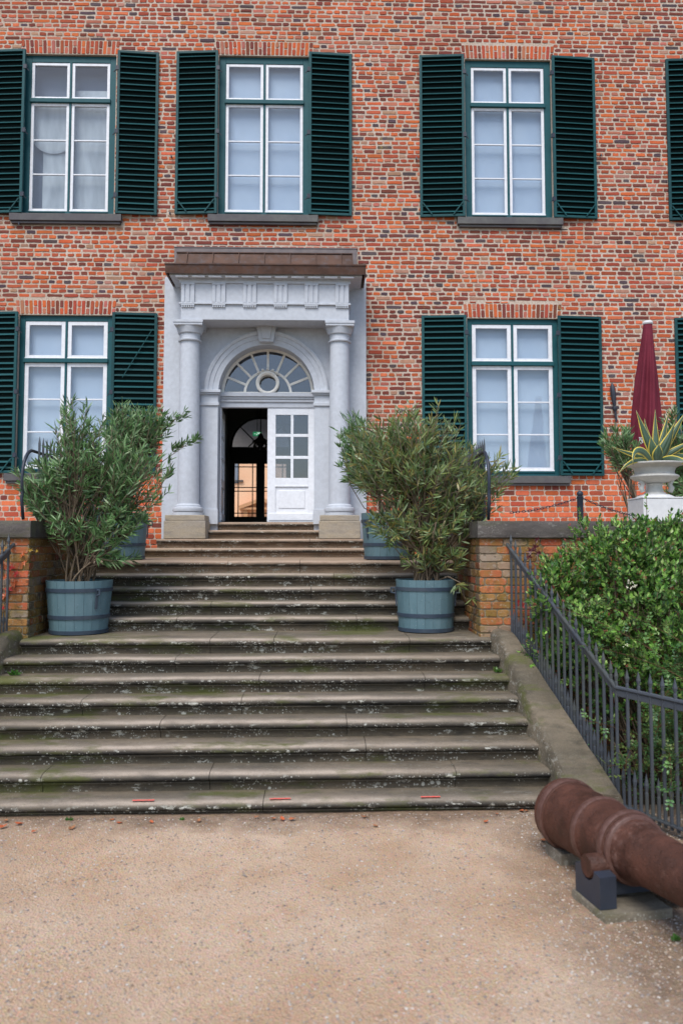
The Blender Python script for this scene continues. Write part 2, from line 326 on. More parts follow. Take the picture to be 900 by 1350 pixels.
# loose pebbles
m = M()
pal = [(.66, .60, .53), (.56, .45, .35), (.36, .30, .26), (.64, .59, .53), (.50, .34, .22), (.60, .47, .36), (.30, .26, .24)]
for i in range(30000):
    d = 3.6 + 3.3 * R.random() ** 1.0
    x = CAM.x + (R.uniform(-.47, .5)) * d; y = CAM.y + d
    if y > skew(x, SY[1]) - .02: continue
    dens = .5 + .5 * noise.noise((x * 1.1, y * 1.1, 5)) + (.35 if x > 1.4 else 0)
    if R.random() > dens + .25: continue
    s = R.choice((.003, .004, .005, .006, .007, .010)) * R.uniform(.7, 1.25); z = GZ + .012 * noise.noise((x * .9, y * .9, 0)) + .006 * noise.noise((x * 4, y * 4, 3))
    a = R.random() * 6; ca, sa = math.cos(a), math.sin(a); c = R.choice(pal); k = R.uniform(.5, .85)
    vs = [(x + s * (ca * u - sa * v), y + s * (sa * u + ca * v), z + t * s) for u, v, t in ((1, 0, .1), (.2, .8, .15), (-.9, .3, .1), (-.5, -.8, .12), (.5, -.7, .1), (0, 0, .6))]
    m.add(vs, [(0, 1, 5), (1, 2, 5), (2, 3, 5), (3, 4, 5), (4, 0, 5)], (c[0] * k, c[1] * k, c[2] * k))
m.build('loose_gravel', PEBBLE, kind='stuff', fix=False)

# ------------------------------------------------------------------ brick generator
def brick(m, P, u0, u1, v0, v1, col, ragged=.004, proud=.008):
    w_, h_ = u1 - u0, v1 - v0; j = lambda s=1: R.uniform(-1, 1) * ragged * s
    cx = min(w_, h_) * R.uniform(.1, .3)
    pts = [(u0 + cx + j(), v0 + j()), ((u0 + u1) / 2 + j(2), v0 + j(1.2)), (u1 - cx + j(), v0 + j()), (u1 + j(), v0 + cx + j()), (u1 + j(), v1 - cx + j()),
           (u1 - cx + j(), v1 + j()), ((u0 + u1) / 2 + j(2), v1 + j(1.2)), (u0 + cx + j(), v1 + j()), (u0 + j(), v1 - cx + j()), (u0 + j(), v0 + cx + j())]
    n_ = len(pts); pr = proud * R.uniform(.35, 1.5); um, vm = (u0 + u1) / 2, (v0 + v1) / 2; b = .006
    outer = [P(u, v, -.006) for u, v in pts]
    inner = [P(um + (u - um) * (1 - b / (w_ / 2)), vm + (v - vm) * (1 - b / (h_ / 2)), pr + R.uniform(-.001, .001)) for u, v in pts]
    m.add(outer + inner, [tuple(range(n_, 2 * n_))] + [(i, (i + 1) % n_, n_ + (i + 1) % n_, n_ + i) for i in range(n_)], col)

def sub_rects(r, holes):
    out = [r]
    for h in holes:
        nx = []
        for a in out:
            if a[1] <= h[0] or a[0] >= h[1] or a[3] <= h[2] or a[2] >= h[3]: nx.append(a); continue
            best = None
            for q in ((a[0], h[0] - .006, a[2], a[3]), (h[1] + .006, a[1], a[2], a[3]), (a[0], a[1], a[2], h[2] - .006), (a[0], a[1], h[3] + .006, a[3])):
                if q[1] - q[0] > .035 and q[3] - q[2] > .03:
                    ar = (q[1] - q[0]) * (q[3] - q[2])
                    if best is None or ar > best[0]: best = (ar, q)
            if best: nx.append(best[1])
        out = nx
    return out

# ------------------------------------------------------------------ the house
house = thing('brick_house', 'old red brick house front with dark green shutters and grey columned doorway', 'house', (0, 0, 0))
def rect(x0, x1, y0, y1, Y=0.0):     # picture box -> x0,x1,z0,z1 on plane Y
    a = at(x0, y1, Y); b = at(x1, y0, Y); a2 = at(x0, y0, Y); b2 = at(x1, y1, Y)
    return ((a.x + a2.x) / 2, (b.x + b2.x) / 2, (a.z + b2.z) / 2, (b.z + a2.z) / 2)
WIN = {'ua': (30, 152, 73, 285), 'ub': (288, 408, 73, 285), 'uc': (613, 727, 78, 289), 'ud': (944, 1058, 83, 294),
       'la': (23, 147, 415, 624), 'lc': (616, 737, 420, 629), 'ld': (950, 1070, 424, 634), 'uz': (-290, -168, 66, 280), 'lz': (-296, -172, 410, 619)}
WR = {k: rect(*v) for k, v in WIN.items()}
portal = rect(217, 482, 365, 694)
XC = at(351.5, 600, 0).x
# window heights equalised per storey
for pre in 'ul':
    ks = [k for k in WR if k[0] == pre]
    z0 = sum(WR[k][2] for k in ks if k[1] in 'abc') / len([k for k in ks if k[1] in 'abc']); z1 = sum(WR[k][3] for k in ks if k[1] in 'abc') / len([k for k in ks if k[1] in 'abc'])
    for k in ks:
        q = WR[k]; WR[k] = (q[0], q[1], (q[2] + z0) / 2, (q[3] + z1) / 2)
BX0, BX1, BZ1 = -9.5, 10.5, 13.0
DOOR = (XC - .95, XC + .95, 2.70, 6.12)
PORT = (portal[0], portal[1], 2.2, at(350, 366, -.12).z)
HOLES = [WR[k] for k in WR] + [DOOR]
xs = sorted({BX0, BX1} | {v for h in HOLES for v in h[:2]}); zs = sorted({0.0, BZ1} | {v for h in HOLES for v in h[2:]})
m = M()
for a, b in zip(xs, xs[1:]):
    for c_, d_ in zip(zs, zs[1:]):
        cx, cz = (a + b) / 2, (c_ + d_) / 2
        if any(h[0] < cx < h[1] and h[2] < cz < h[3] for h in HOLES): continue
        m.box(a, b, 0, .36, c_, d_)
m.box(BX0, DOOR[0] - .6, .36, .5, 0, BZ1); m.box(DOOR[1] + .6, BX1, .36, .5, 0, BZ1)
m.box(DOOR[0] - .6, DOOR[1] + .6, .36, .5, DOOR[3] + .25, BZ1); m.box(DOOR[0] - .6, DOOR[1] + .6, .36, .5, 0, 2.69)
m.build('wall', MORTAR, house, fix=False)

lint = {}
for k, q in WR.items():
    a = .03; lint[k] = (q[0] - .05, q[1] + .05, q[3] + .006, q[3] + .275)
sills = {k: (q[0] - .17, q[1] + .16, q[2] - .16, q[2] + .005) for k, q in WR.items()}
BH = HOLES + list(lint.values()) + list(sills.values()) + [PORT, (portal[0] + .15, portal[1] - .15, PORT[3] - .1, at(350, 329, 0).z)]
PW = lambda u, v, w_: (u, -w_, v)
oc = (.59, .130, .042); rd = (.41, .084, .042); dk = (.21, .056, .040); pu = (.088, .066, .078); bu = (.44, .23, .16); pk = (.50, .165, .11); lo = (.66, .155, .070)
def tone(x, z):
    t = 1.7 * noise.noise((x * .55, z * .55, 2)) ; t2 = 1.6 * noise.noise((x * .9 + 9, z * .9, 7))
    darkz = max(0, 1 - abs((x - 2.0) / 1.1)) * (1 if 4.2 < z < 8.6 else .2)
    if z < 3.62: wts = [4, 3, .6, .05, .2, .4, 6]
    else: wts = [2.2 + 3 * max(0, t), 3.6, 2.2 + 2.8 * darkz + 3 * max(0, -t), .7 + .9 * darkz + .5 * max(0, -t2), .55 + max(0, t2), .9 + 1.5 * max(0, t2), .9 + 1.5 * max(0, t)]
    c = R.choices([oc, rd, dk, pu, bu, pk, lo], wts)[0]; k = R.uniform(.78, 1.18)
    return (c[0] * k, c[1] * k * R.uniform(.88, 1.12), c[2] * k)
allb = []
z = 1.9; row = 0
while z < 12.75:
    low = z < 3.60
    h = .084 if not low else .099; st = .29 if not low else .27
    hdr = row % 2 == 0; off = (R.uniform(-.02, .02) + (row % 4 in (1, 2)) * st * .25)
    x = -9.28 + off + noise.noise((z, 0, 0)) * .05
    while x < 10.3:
        irr = noise.noise((x * .4, z * .4, 11))
        L = (st / 2 if hdr else st)
        if not low and R.random() < .16 + .8 * max(0, irr): L = R.choice((st / 2, st / 2, st * .75, st * .6))
        L *= R.uniform(.93, 1.07) if not low else R.uniform(.98, 1.02)
        jt = (.0105 if not low else .006) ; g2 = R.uniform(.7, 1.25) * jt; gz = jt * R.uniform(.8, 1.25)
        wav = .01 * noise.noise((x * .5, z * .3, 4)) if not low else 0
        for q in sub_rects((x + g2, x + L - g2, z + gz + wav, z + h - gz + wav), BH):
            allb.append(q)
        x += L
    z += h; row += 1
# which bricks show: not behind shutters or foliage
SHUT = {'ua_l': (-22, 32), 'ua_r': (154, 208), 'ub_l': (231, 287), 'ub_r': (407, 464), 'uc_l': (553, 612), 'uc_r': (728, 786), 'ud_l': (880, 940),
        'la_l': (-38, 22), 'la_r': (147, 206), 'lc_l': (556, 615), 'lc_r': (736, 795), 'ld_l': (892, 950)}
occ = []
for k, (a, b) in SHUT.items():
    q = WR[k[:2]]; A_ = at(a, 200 if k[0] == 'u' else 520, 0).x; B_ = at(b, 200 if k[0] == 'u' else 520, 0).x; occ.append((A_, B_, q[2] - .1, q[3] + .1))
occ += [rect(0, 260, 515, 740), rect(430, 650, 520, 740), rect(780, 900, 420, 720), rect(210, 485, 330, 740)]
fr = rect(0, 900, 0, 686)
def vis(q):
    cx, cz = (q[0] + q[1]) / 2, (q[2] + q[3]) / 2
    return fr[0] + .1 < cx < fr[1] - .1 and TZ + .12 < cz < fr[3] - .1 and not any(h[0] < cx < h[1] and h[2] < cz < h[3] for h in occ)
rank = sorted(range(len(allb)), key=lambda i: -((allb[i][1] - allb[i][0]) * (allb[i][3] - allb[i][2])) if vis(allb[i]) else 1)
top = set(rank[:298]); mf = M()
for i, q in enumerate(allb):
    cl = tone((q[0] + q[1]) / 2, (q[2] + q[3]) / 2); low = q[3] < 3.65
    if i in top:
        mm = M(); brick(mm, PW, *q, cl, .0015 if low else .0055); mm.build('brick', BRICK, house, fix=False)
    else: brick(mf, PW, *q, cl, .0015 if low else .0055)
mf.build('brickwork', BRICK, house, kind='stuff', fix=False)

def make_window(k, style):
    q = WR[k]; x0, x1, z0, z1 = q; w_ = x1 - x0; h_ = z1 - z0; y = .05
    lower = k[0] == 'l'
    m = M(); fw = .10 if lower else .125; yb = .14
    m.box(x0 + .004, x0 + fw, y, yb, z0 + .004, z1 - .004); m.box(x1 - fw, x1 - .004, y, yb, z0 + .004, z1 - .004)
    m.box(x0 + fw, x1 - fw, y, yb, z1 - fw, z1 - .004); m.box(x0 + fw, x1 - fw, y, yb, z0 + .004, z0 + .10)
    m.box(x0 + fw, x1 - fw, y - .018, y + .002, z0 + .07, z0 + .095)
    xm = (x0 + x1) / 2; tz = z0 + h_ * (.715 if lower else .718)
    m.box(x0 + fw - .02, x1 - fw + .02, y - .035, yb - .002, tz - .04, tz + .035); m.box(xm - .02, xm + .02, y - .006, yb - .004, z0 + .101, z1 - fw - .001)
    m.box(xm - .05, xm + .05, y - .03, y + .001, z0 + .02, z0 + .085)
    wo = m.build('window', TEAL, house, bevel=.005)
    # sill
    s = sills[k]; m = M(); m.box(s[0], s[1], -.10, .05, s[2] + .03, s[3] - .002); m.box(s[0] + .03, s[1] - .02, -.07, .0, s[2] - .015, s[2] + .028, (1, 1, 1)); m.build('sill', SILL, wo, bevel=.006)
    # flat arch of soldier bricks
    l = lint[k]; mb = M(); mb.box(l[0], l[1], -.001, .02, l[2], l[3]); mb.build('arch_mortar', MORTAR, wo)
    mb = M(); nb = 23; wd = (l[1] - l[0]) / nb
    for i in range(nb):
        sl = (i - nb / 2 + .5) / nb * .16
        def P(u, v, w2, sl=sl, l=l): return (u + sl * (v - l[2]) , -w2 - .001, v)
        u0, u1 = l[0] + i * wd + .006, l[0] + (i + 1) * wd - .006
        cl = lambda: tuple(c * R.uniform(.85, 1.15) for c in R.choice((rd, rd, dk, oc, pk)))
        if i % 2: brick(mb, P, u0, u1, l[2] + .006, l[3] - .006, cl(), .002)
        else:
            sp = (l[2] + l[3]) / 2 + R.uniform(-.02, .02); brick(mb, P, u0, u1, l[2] + .006, sp - .006, cl(), .002); brick(mb, P, u0, u1, sp + .006, l[3] - .006, cl(), .002)
    mb.build('arch_bricks', BRICK, wo, kind='stuff', fix=False)
    # sashes and panes
    def sash(a, b, c_, d_, rows):
        f = .052 if not lower else .07; m = M(); ys = y + .012
        m.box(a, a + f, ys, ys + .05, c_, d_); m.box(b - f, b, ys, ys + .05, c_, d_); m.box(a + f, b - f, ys, ys + .05, d_ - f, d_); m.box(a + f, b - f, ys, ys + .05, c_, c_ + f * .9)
        m.box(a - .006, b + .006, ys - .012, ys, c_ - .004, c_ + .02)
        hh = (d_ - c_ - 2 * f) / rows
        for r_ in range(1, rows): m.box(a + f, b - f, ys + .008, ys + .045, c_ + f + hh * r_ - .012, c_ + f + hh * r_ + .012)
        m.build('sash', WHITEW, wo, bevel=.004)
        for r_ in range(rows):
            g_ = M(); g_.box(a + f - .004, b - f + .004, ys + .026, ys + .030, c_ + f + hh * r_ + (.011 if r_ else 0), c_ + f + hh * (r_ + 1) - (.011 if r_ < rows - 1 else 0)); g_.build('pane', GLASS, wo)
    for a, b in ((x0 + fw + .002, xm - .022), (xm + .022, x1 - fw - .002)):
        sash(a, b, tz + .037, z1 - fw - .003, 1); sash(a, b, z0 + .105, tz - .042, 3)
    # what hangs behind the glass
    if style == 'blind':
        m = M(); m.box(x0 + .05, x1 - .05, .20, .205, z0 + .02, z1 - .02); m.build('blind', BLIND, wo)
    else:
        m = M(); m.box(x0 + .02, x1 - .02, .345, .350, z0 + .01, z1 - .01); m.build('shade', ROOMSHADE, wo)
        m = M()
        for s_, (a, b) in ((0, (x0 + .30, xm - .05)), (1, (xm + .12, x1 - .15))):
            for c_, d_ in ((z0 + .12, tz - .62), (tz - .58, tz - .06)) if s_ == 0 else ((z0 + .1, tz - .25),):
                m.box(a, b, .25, .252, c_, d_)
        # a swag of curtain
        pts = []; n_ = 14
        for i in range(n_ + 1):
            t = PI * i / n_; pts.append((xm - .35 + .42 * math.cos(PI - t), tz - .55 - .38 * math.sin(t)))
        m.prism([(p[0], p[1]) for p in pts] + [(xm + .07, tz - .02), (xm - .77, tz - .02)], .22, .224); m.box(xm + .05, x1 - .2, .226, .23, z0 + .15, tz + .3)
        m.build('curtain', CURTAIN, wo)
    return wo
for k in WR: make_window(k, 'curtain' if k == 'ua' else 'blind')

def make_shutter(k, a, b):
    q = WR[k[:2]]; py = 180 if k[0] == 'u' else 520; z0, z1 = q[2] + .01, q[3] + .03
    X0, X1 = at(a, py, -.08).x, at(b, py, -.08).x; left = k[3] == 'l'; w_ = X1 - X0; f = .05
    hinge = Vector((X1 if left else X0, -.115, (z0 + z1) / 2)); s = -1 if left else 1
    hz = (z1 - z0) / 2; T = Matrix.Translation(-hinge)
    def o2(o): o.location = hinge; o.rotation_euler = (0, 0, s * math.radians(4.2)); return o
    m = M(); W_ = lambda u: s * u
    def bx(u0, u1, y0, y1, c_, d_): m.box(min(W_(u0), W_(u1)), max(W_(u0), W_(u1)), y0, y1, c_, d_)
    bx(0, f, 0, .045, -hz, hz); bx(w_ - f, w_, 0, .045, -hz, hz); bx(f, w_ - f, 0, .045, hz - .045, hz); bx(f, w_ - f, 0, .045, -hz, -hz + .045)
    sh = m.build('shutter', TEALS, house, bevel=.004); o2(sh)
    m = M(); bx(f - .01, w_ - f + .01, .038, .043, -hz + .03, hz - .03); m.build('gap_shade_sheet', VOID, sh)  # added sheet, its colour stands in for shade in the open gaps
    n_ = 28 if k[0] == 'u' else 27; pitch = (2 * hz - .09) / n_
    sm = M(); sm.prismx([(-.012, -.026), (-.006, -.030), (.030, .006), (.026, .012)], 0, 1)
    me = None
    for i in range(n_):
        if me is None:
            so_ = sm.build('slat', TEALS, sh); me = so_.data
        else:
            so_ = bpy.data.objects.new('slat', me); C.objects.link(so_); so_.parent = sh
        so_.location = (min(W_(f), W_(w_ - f)), .006, -hz + .045 + pitch * (i + .55)); so_.scale = (w_ - 2 * f, 1, 1)
        so_.rotation_euler = (math.radians(R.uniform(-3, 3)), math.radians(R.uniform(-.25, .25)), 0)
    if k not in ('ua_r', 'ub_r', 'la_r'):
        m = M()
        for u, du in ((f, .17), (w_ - f, -.17)): m.bar((W_(u), -.012, -hz + .26), (W_(u + du), -.012, -hz + .035), .018, .02)
        m.build('brace', TEALS, sh)
    elif k == 'la_r':
        m = M(); m.bar((W_(w_ - .08), -.02, hz - .30), (W_(.2), -.02, hz - 1.2), .01, .01); m.build('stay_bar', TEALS, sh)
    m = M(); m.bar((W_(w_ * .25), -.014, -.05 - .2), (W_(w_ * .72), -.014, -.055 - .2), .012, .012); m.build('latch_bar', VOID, sh)
    for zz in (-hz * .78, 0, hz * .78):
        m = M(); m.box(-.03, .03, -.008, .03, zz - .04, zz + .04); m.bar((0, .01, zz), (-s * .07, .03, zz - .07), .014, .014); m.build('hinge', IRON2, sh)
for k, (a, b) in SHUT.items(): make_shutter(k, a, b)

# iron wall hook on the facade right of the lower right shutter
m = M(); p0, p1 = at(806, 505, -.07), at(812, 556, -.05)
m.tube([p0, p0 + (p1 - p0) * .12, p0 + (p1 - p0) * .3, p0 + (p1 - p0) * .55, p0 + (p1 - p0) * .62], [.012, .045, .05, .03, .02], 6); m.tube([p0 + (p1 - p0) * .6, p0 + (p1 - p0) * .66, p0 + (p1 - p0) * .72], [.045, .055, .03], 6)
m.tube([p0 + (p1 - p0) * .7, p1], [.022, .018], 6); m.tube([p0 + (p1 - p0) * .66, p0 + (p1 - p0) * .66 + Vector((0, .08, 0))], .015, 5); m.build('wall_hook', IRON2, house, smooth=40)
for (px, py_) in ((28, 296), (227, 208), (469, 210), (548, 210), (790, 206), (225, 282)):
    p = at(px, py_, 0); m = M(); m.tube([p + Vector((0, .01, 0)), p + Vector((0, -.09, 0)), p + Vector((0, -.10, -.05))], .011, 5); m.build('shutter_holdback', IRON2, house)

# ------------------------------------------------------------------ door surround
YS = -.12                     # slab face
SPR = at(351.5, 517, YS).z    # springing line
RA = .86
def arch_face(m, x0, x1, z0, z1, cx, zs, r, yf, yb, n=40):
    m.box(x0, cx - r, yf, yb, z0, zs); m.box(cx + r, x1, yf, yb, z0, zs)
    pts = [(cx - r * math.cos(PI * i / n), zs + r * math.sin(PI * i / n)) for i in range(n + 1)]
    xs_ = [p[0] for p in pts]
    for i in range(n):
        (a, b), (c_, d_) = pts[i], pts[i + 1]
        m.add([(a, yf, b), (c_, yf, d_), (c_, yf, z1), (a, yf, z1), (a, yb, b), (c_, yb, d_), (c_, yb, z1), (a, yb, z1)], [(0, 1, 2, 3), (4, 7, 6, 5), (0, 4, 5, 1), (3, 2, 6, 7)])
    m.box(x0, cx - r, yf, yb, zs, z1); m.box(cx + r, x1, yf, yb, zs, z1)
m = M(); arch_face(m, PORT[0], PORT[1], 2.396, PORT[3], XC, SPR, RA, YS, .02)
surround = m.build('door_surround', GREYP, house, fix=False)
m = M(); arch_face(m, XC - .95, XC + .95, 2.70, 6.12, XC, SPR, RA + .001, .021, .30); m.build('door_reveal', GREYP, surround, fix=False)
def ring(m, cx, zs, prof, n=48, a0=0, a1=PI, sy=1.0):   # prof: list of (radius, y); swept round the arch
    k = len(prof); vs = []
    for i in range(n + 1):
        t = a0 + (a1 - a0) * i / n
        for r, y in prof: vs.append((cx - r * math.cos(t), y, zs + r * sy * math.sin(t)))
    m.add(vs, [(i * k + j, i * k + (j + 1) % k, (i + 1) * k + (j + 1) % k, (i + 1) * k + j) for i in range(n) for j in range(k)] + [tuple(range(k)), tuple(range(n * k, n * k + k))])
m = M(); ring(m, XC, SPR, [(RA + .002, YS + .02), (RA + .002, YS - .035), (.96, YS - .035), (.965, YS - .05), (1.04, YS - .05), (1.045, YS - .07), (1.09, YS - .085), (1.115, YS - .07), (1.115, YS + .02)]); m.build('archivolt', GREYP, surround, smooth=35)
zt = at(351, 427, YS).z; zb_ = at(351, 451, YS - .1).z
m = M(); m.prism([(XC - .13, zb_), (XC + .13, zb_), (XC + .19, zt), (XC - .19, zt)], YS - .14, YS); m.prism([(XC - .07, zb_ + .05), (XC + .07, zb_ + .05), (XC + .11, zt - .06), (XC - .11, zt - .06)], YS - .165, YS - .139); m.build('keystone', GREYP, surround, bevel=.008)
for s in (-1, 1):             # pilasters under the arch
    xa, xb = sorted((XC + s * .862, XC + s * 1.17)); m = M()
    m.box(xa, xb, YS - .06, YS + .001, 2.66, SPR - .06); m.box(xa - .015, xb + .015, YS - .08, YS + .001, 2.66, 2.93)
    m.box(xa - .02, xb + .02, YS - .09, YS + .001, SPR - .26, SPR - .20)
    m.box(xa - .03, xb + .03, YS - .10, YS + .001, SPR - .06, SPR - .03); m.box(xa - .05, xb + .05, YS - .13, YS + .001, SPR - .03, SPR + .02)
    m.build('pilaster', GREYP, surround, bevel=.006)
YC = -.42; CR = .187
zct, zcb = at(251, 449, YC - .1).z, at(247, 679, YC - .2).z
zab = at(252, 421, YC - .25).z
COLX = [at(249.5, 560, YC).x, at(447.5, 560, YC).x]
for cx in COLX:
    m = M(); m.lathe([(CR + .075, zcb + .0), (CR + .075, zcb + .05)], (cx, YC, 0), 40)
    m.lathe([(CR + .03, zcb + .05), (CR + .075, zcb + .065), (CR + .085, zcb + .10), (CR + .075, zcb + .135), (CR + .03, zcb + .15), (CR + .03, zcb + .17), (CR + .006, zcb + .2)] +
            [(CR - .018 * (t ** 1.6), zcb + .2 + (zct - zcb - .2) * t) for t in [i / 10 for i in range(11)]] , (cx, YC, 0), 40)
    m.lathe([(CR - .018, zct - .01), (CR + .015, zct - .005), (CR + .02, zct + .015), (CR - .01, zct + .03), (CR - .01, zct + .13), (CR + .02, zct + .135), (CR + .025, zct + .155), (CR + .045, zct + .21), (CR + .055, zct + .25)], (cx, YC, 0), 40)
    m.box(cx - CR - .06, cx + CR + .06, YC - CR - .06, YS, zct + .25, zab - .02); m.box(cx - CR - .072, cx + CR + .072, YC - CR - .072, YS, zab - .045, zab + .0)
    m.build('column', GREYP, surround, smooth=35)
    zp = 2.396; m = M(); m.box(cx - .36, cx + .35, YC - .32, YS + .002, zp, zcb - .10); m.box(cx - .345, cx + .335, YC - .30, YS + .002, zcb - .098, zcb - .002); m.build('plinth', PLINTH, surround, bevel=.012)
# entablature
YE = YC - .235
ex0, ex1 = at(236.5, 400, YE).x, at(462, 400, YE).x
z_ar0 = zab; z_ar1 = at(350, 402, YE).z; z_fr1 = at(350, 371, YE).z
m = M(); m.box(ex0 + .03, ex1 - .03, YE, YS, z_ar0 + .002, z_ar1); m.box(ex0, ex1, YE - .035, YS, z_ar1, z_ar1 + .03); m.box(ex0 + .03, ex1 - .03, YE, YS, z_ar1 + .03, z_fr1)
m.box(ex0 - .0, ex1 + .0, YE - .03, YS, z_fr1 - .045, z_fr1 + .01)
for i in range(3): m.box(ex0 - .03 - .03 * i, ex1 + .03 + .03 * i, YE - .05 - .035 * i, YS, z_fr1 + .01 + .022 * i, z_fr1 + .033 + .022 * i)
m.build('entablature', GREYP, surround, bevel=.004)
for i in range(6):
    cx = ex0 + .15 + (ex1 - ex0 - .30) * i / 5; m = M(); zz0, zz1 = z_ar1 + .03, z_fr1 - .045
    for d in (-.087, 0, .087): m.box(cx + d - .029, cx + d + .029, YE - .032, YE + .001, zz0 + .004, zz1 - .03)
    m.box(cx - .116, cx + .116, YE - .014, YE + .001, zz0, zz1); m.box(cx - .118, cx + .118, YE - .036, YE + .001, zz1 - .03, zz1 + .002)
    m.box(cx - .116, cx + .116, YE - .033, YE + .001, z_ar1 - .022, z_ar1 - .001)
    for d in range(6): m.prism([(cx - .108 + d * .0385, z_ar1 - .055), (cx - .082 + d * .0385, z_ar1 - .055), (cx - .086 + d * .0385, z_ar1 - .022), (cx - .104 + d * .0385, z_ar1 - .022)], YE - .03, YE)
    m.build('triglyph', GREYP, surround, bevel=.003)
# canopy
YF = -.84
fz1, fz0 = at(350, 349.5, YF).z, at(350, 361, YF).z
fx0, fx1 = at(218, 355, YF).x, at(482, 355, YF).x
m = M(); m.box(fx0 + .06, fx1 - .06, YF + .06, YS + .1, fz0 - .02, fz0 + .03)
canopy = m.build('canopy', GREYP, surround, bevel=.004)
for i in range(11):
    cx = ex0 + .11 + (ex1 - ex0 - .22) * i / 10 + 0; 
for i in range(11):
    cx = ex0 + .06 + (ex1 - ex0 - .12) * i / 10; m = M(); m.box(cx - .112, cx + .112, YF + .045, YE - .1, fz0 - .045, fz0 - .019); m.build('mutule', WHITE, canopy, bevel=.004)
m = M(); m.prismx([(YF, fz0 + .0), (YF - .02, fz1), (YF + .03, fz1 + .012), (YF + .05, fz0 + .04)], fx0, fx1); m.box(fx0, fx0 + .03, YF + .02, YS, fz0, fz1); m.box(fx1 - .03, fx1, YF + .02, YS, fz0, fz1)
m.box(fx0 - .01, fx1 + .01, YF - .03, YF + .02, fz1 - .006, fz1 + .018); m.build('copper_fascia', COPPER, canopy)
rz1 = at(350, 334.5, 0).z; rx0, rx1 = at(237, 340, 0).x, at(463.5, 340, 0).x
npn = 8; seams = [rx0] + [rx0 + .20 + (rx1 - rx0 - .40) * i / 6 for i in range(7)] + [rx1]
ya_, yb_ = -.50, -.30; za_ = fz1 + .012; zb2 = at(350, 334.5, yb_).z; rz1 = at(350, 333, 0).z
for a, b in zip(seams, seams[1:]):
    m = M(); m.prismx([(ya_, za_), (yb_, zb2), (-.002, zb2 + .03), (-.002, za_)], a + .004, b - .004)
    m.bar((b, ya_ - .01, za_), (b, yb_ - .01, zb2 + .012), .012, .03); m.build('copper_panel', COPPER, canopy)
m = M(); m.box(fx0 + .03, fx1 - .03, YF + .03, -.002, fz1 - .01, za_ - .002); m.box(rx0, rx1, yb_ - .02, yb_ + .0, zb2 + .0, zb2 + .018); m.build('copper_deck', COPPER, canopy)
m = M(); m.box(rx0 - .09, rx1 + .09, -.03, -.001, rz1 - .01, rz1 + .07); m.box(rx0 - .09, rx0, -.035, -.001, fz1 + .02, rz1); m.box(rx1, rx1 + .09, -.035, -.001, fz1 + .02, rz1)
m.box(rx0 - .10, rx1 + .10, -.04, -.001, rz1 + .07, rz1 + .085); m.build('lead_flashing', LEAD, canopy)

# transom and fanlight
YD = .2
FSY = .985
tz1 = at(351, 519, YD - .1).z; tz0 = at(351, 537.5, YD).z
m = M(); m.box(XC - RA, XC + RA, YD - .02, YD + .09, tz0, tz1); m.box(XC - RA, XC + RA, YD - .05, YD, tz0 + .10, tz0 + .15); m.box(XC - RA, XC + RA, YD - .10, YD, tz1 - .05, tz1 + .02); m.box(XC - RA, XC + RA, YD - .07, YD, tz1 - .09, tz1 - .05)
m.build('transom', GREYP, surround, bevel=.005)
FZ = tz1 + .02; K = .0141
m = M(); ring(m, XC, FZ, [(.80, YD - .01), (.80, YD + .05), (.87, YD + .05), (.87, YD - .01), (.84, YD - .03)], sy=FSY)
ring(m, XC, FZ, [(.40, YD), (.40, YD + .04), (.445, YD + .04), (.445, YD)], sy=FSY)
for i in range(1, 8):
    t = PI * i / 8; a = (XC - .44 * math.cos(t), YD + .018, FZ + .44 * FSY * math.sin(t)); b = (XC - .81 * math.cos(t), YD + .018, FZ + .81 * FSY * math.sin(t)); m.bar(a, b, .042, .036)
m.box(XC - .86, XC + .86, YD - .01, YD + .05, FZ - .005, FZ + .03)
fan = m.build('fanlight', CREAM, surround, smooth=30)
for i in range(8):
    t0, t1 = PI * i / 8, PI * (i + 1) / 8; g_ = M(); pts = []
    for j in range(5): t = t0 + (t1 - t0) * j / 4; pts.append((XC - .82 * math.cos(t), FZ + .82 * FSY * math.sin(t)))
    for j in range(5): t = t1 + (t0 - t1) * j / 4; pts.append((XC - .43 * math.cos(t), FZ + .43 * FSY * math.sin(t)))
    g_.prism(pts, YD + .02, YD + .024); g_.build('pane', FANGLASS, fan)
oz = at(351.5, 505, YD - .05).z
for s in (-1, 1):
    g_ = M(); pts = [(XC + s * .17, FZ)] + [(XC + s * .42 * math.cos(PI / 2 * j / 8), FZ + .42 * FSY * math.sin(PI / 2 * j / 8)) for j in range(8)] + [(XC + s * .1, oz + .15), (XC + s * .17, oz)]
    g_.prism(pts, YD + .02, YD + .024); g_.build('pane', FANGLASS, fan)
m = M(); ring(m, XC, oz, [(.155, YD - .06), (.155, YD + .12), (.175, YD + .12), (.215, YD - .02), (.215, YD - .07), (.19, YD - .085)], 40, 0, 2 * PI, 1.0); m.build('oculus_ring', CREAM, fan, smooth=35)
m = M()
for i in range(5):
    t = PI / 2 + (i - 2) * .36; p = Vector((XC - .235 * math.cos(t), YD - .05, oz + .235 * math.sin(t))); m.tube([p - Vector((0, .02, 0)), p + Vector((-.035 * math.cos(t), 0, .035 * math.sin(t)))], [.03, .022], 6)
m.build('shell_ornament', CREAM, fan, smooth=40)
g_ = M(); g_.lathe([(.157, 0), (.157, .004)], (XC, YD + .10, oz), 24, axis=(0, 1, 0)); g_.build('oculus_pane', FANGLASS, fan)

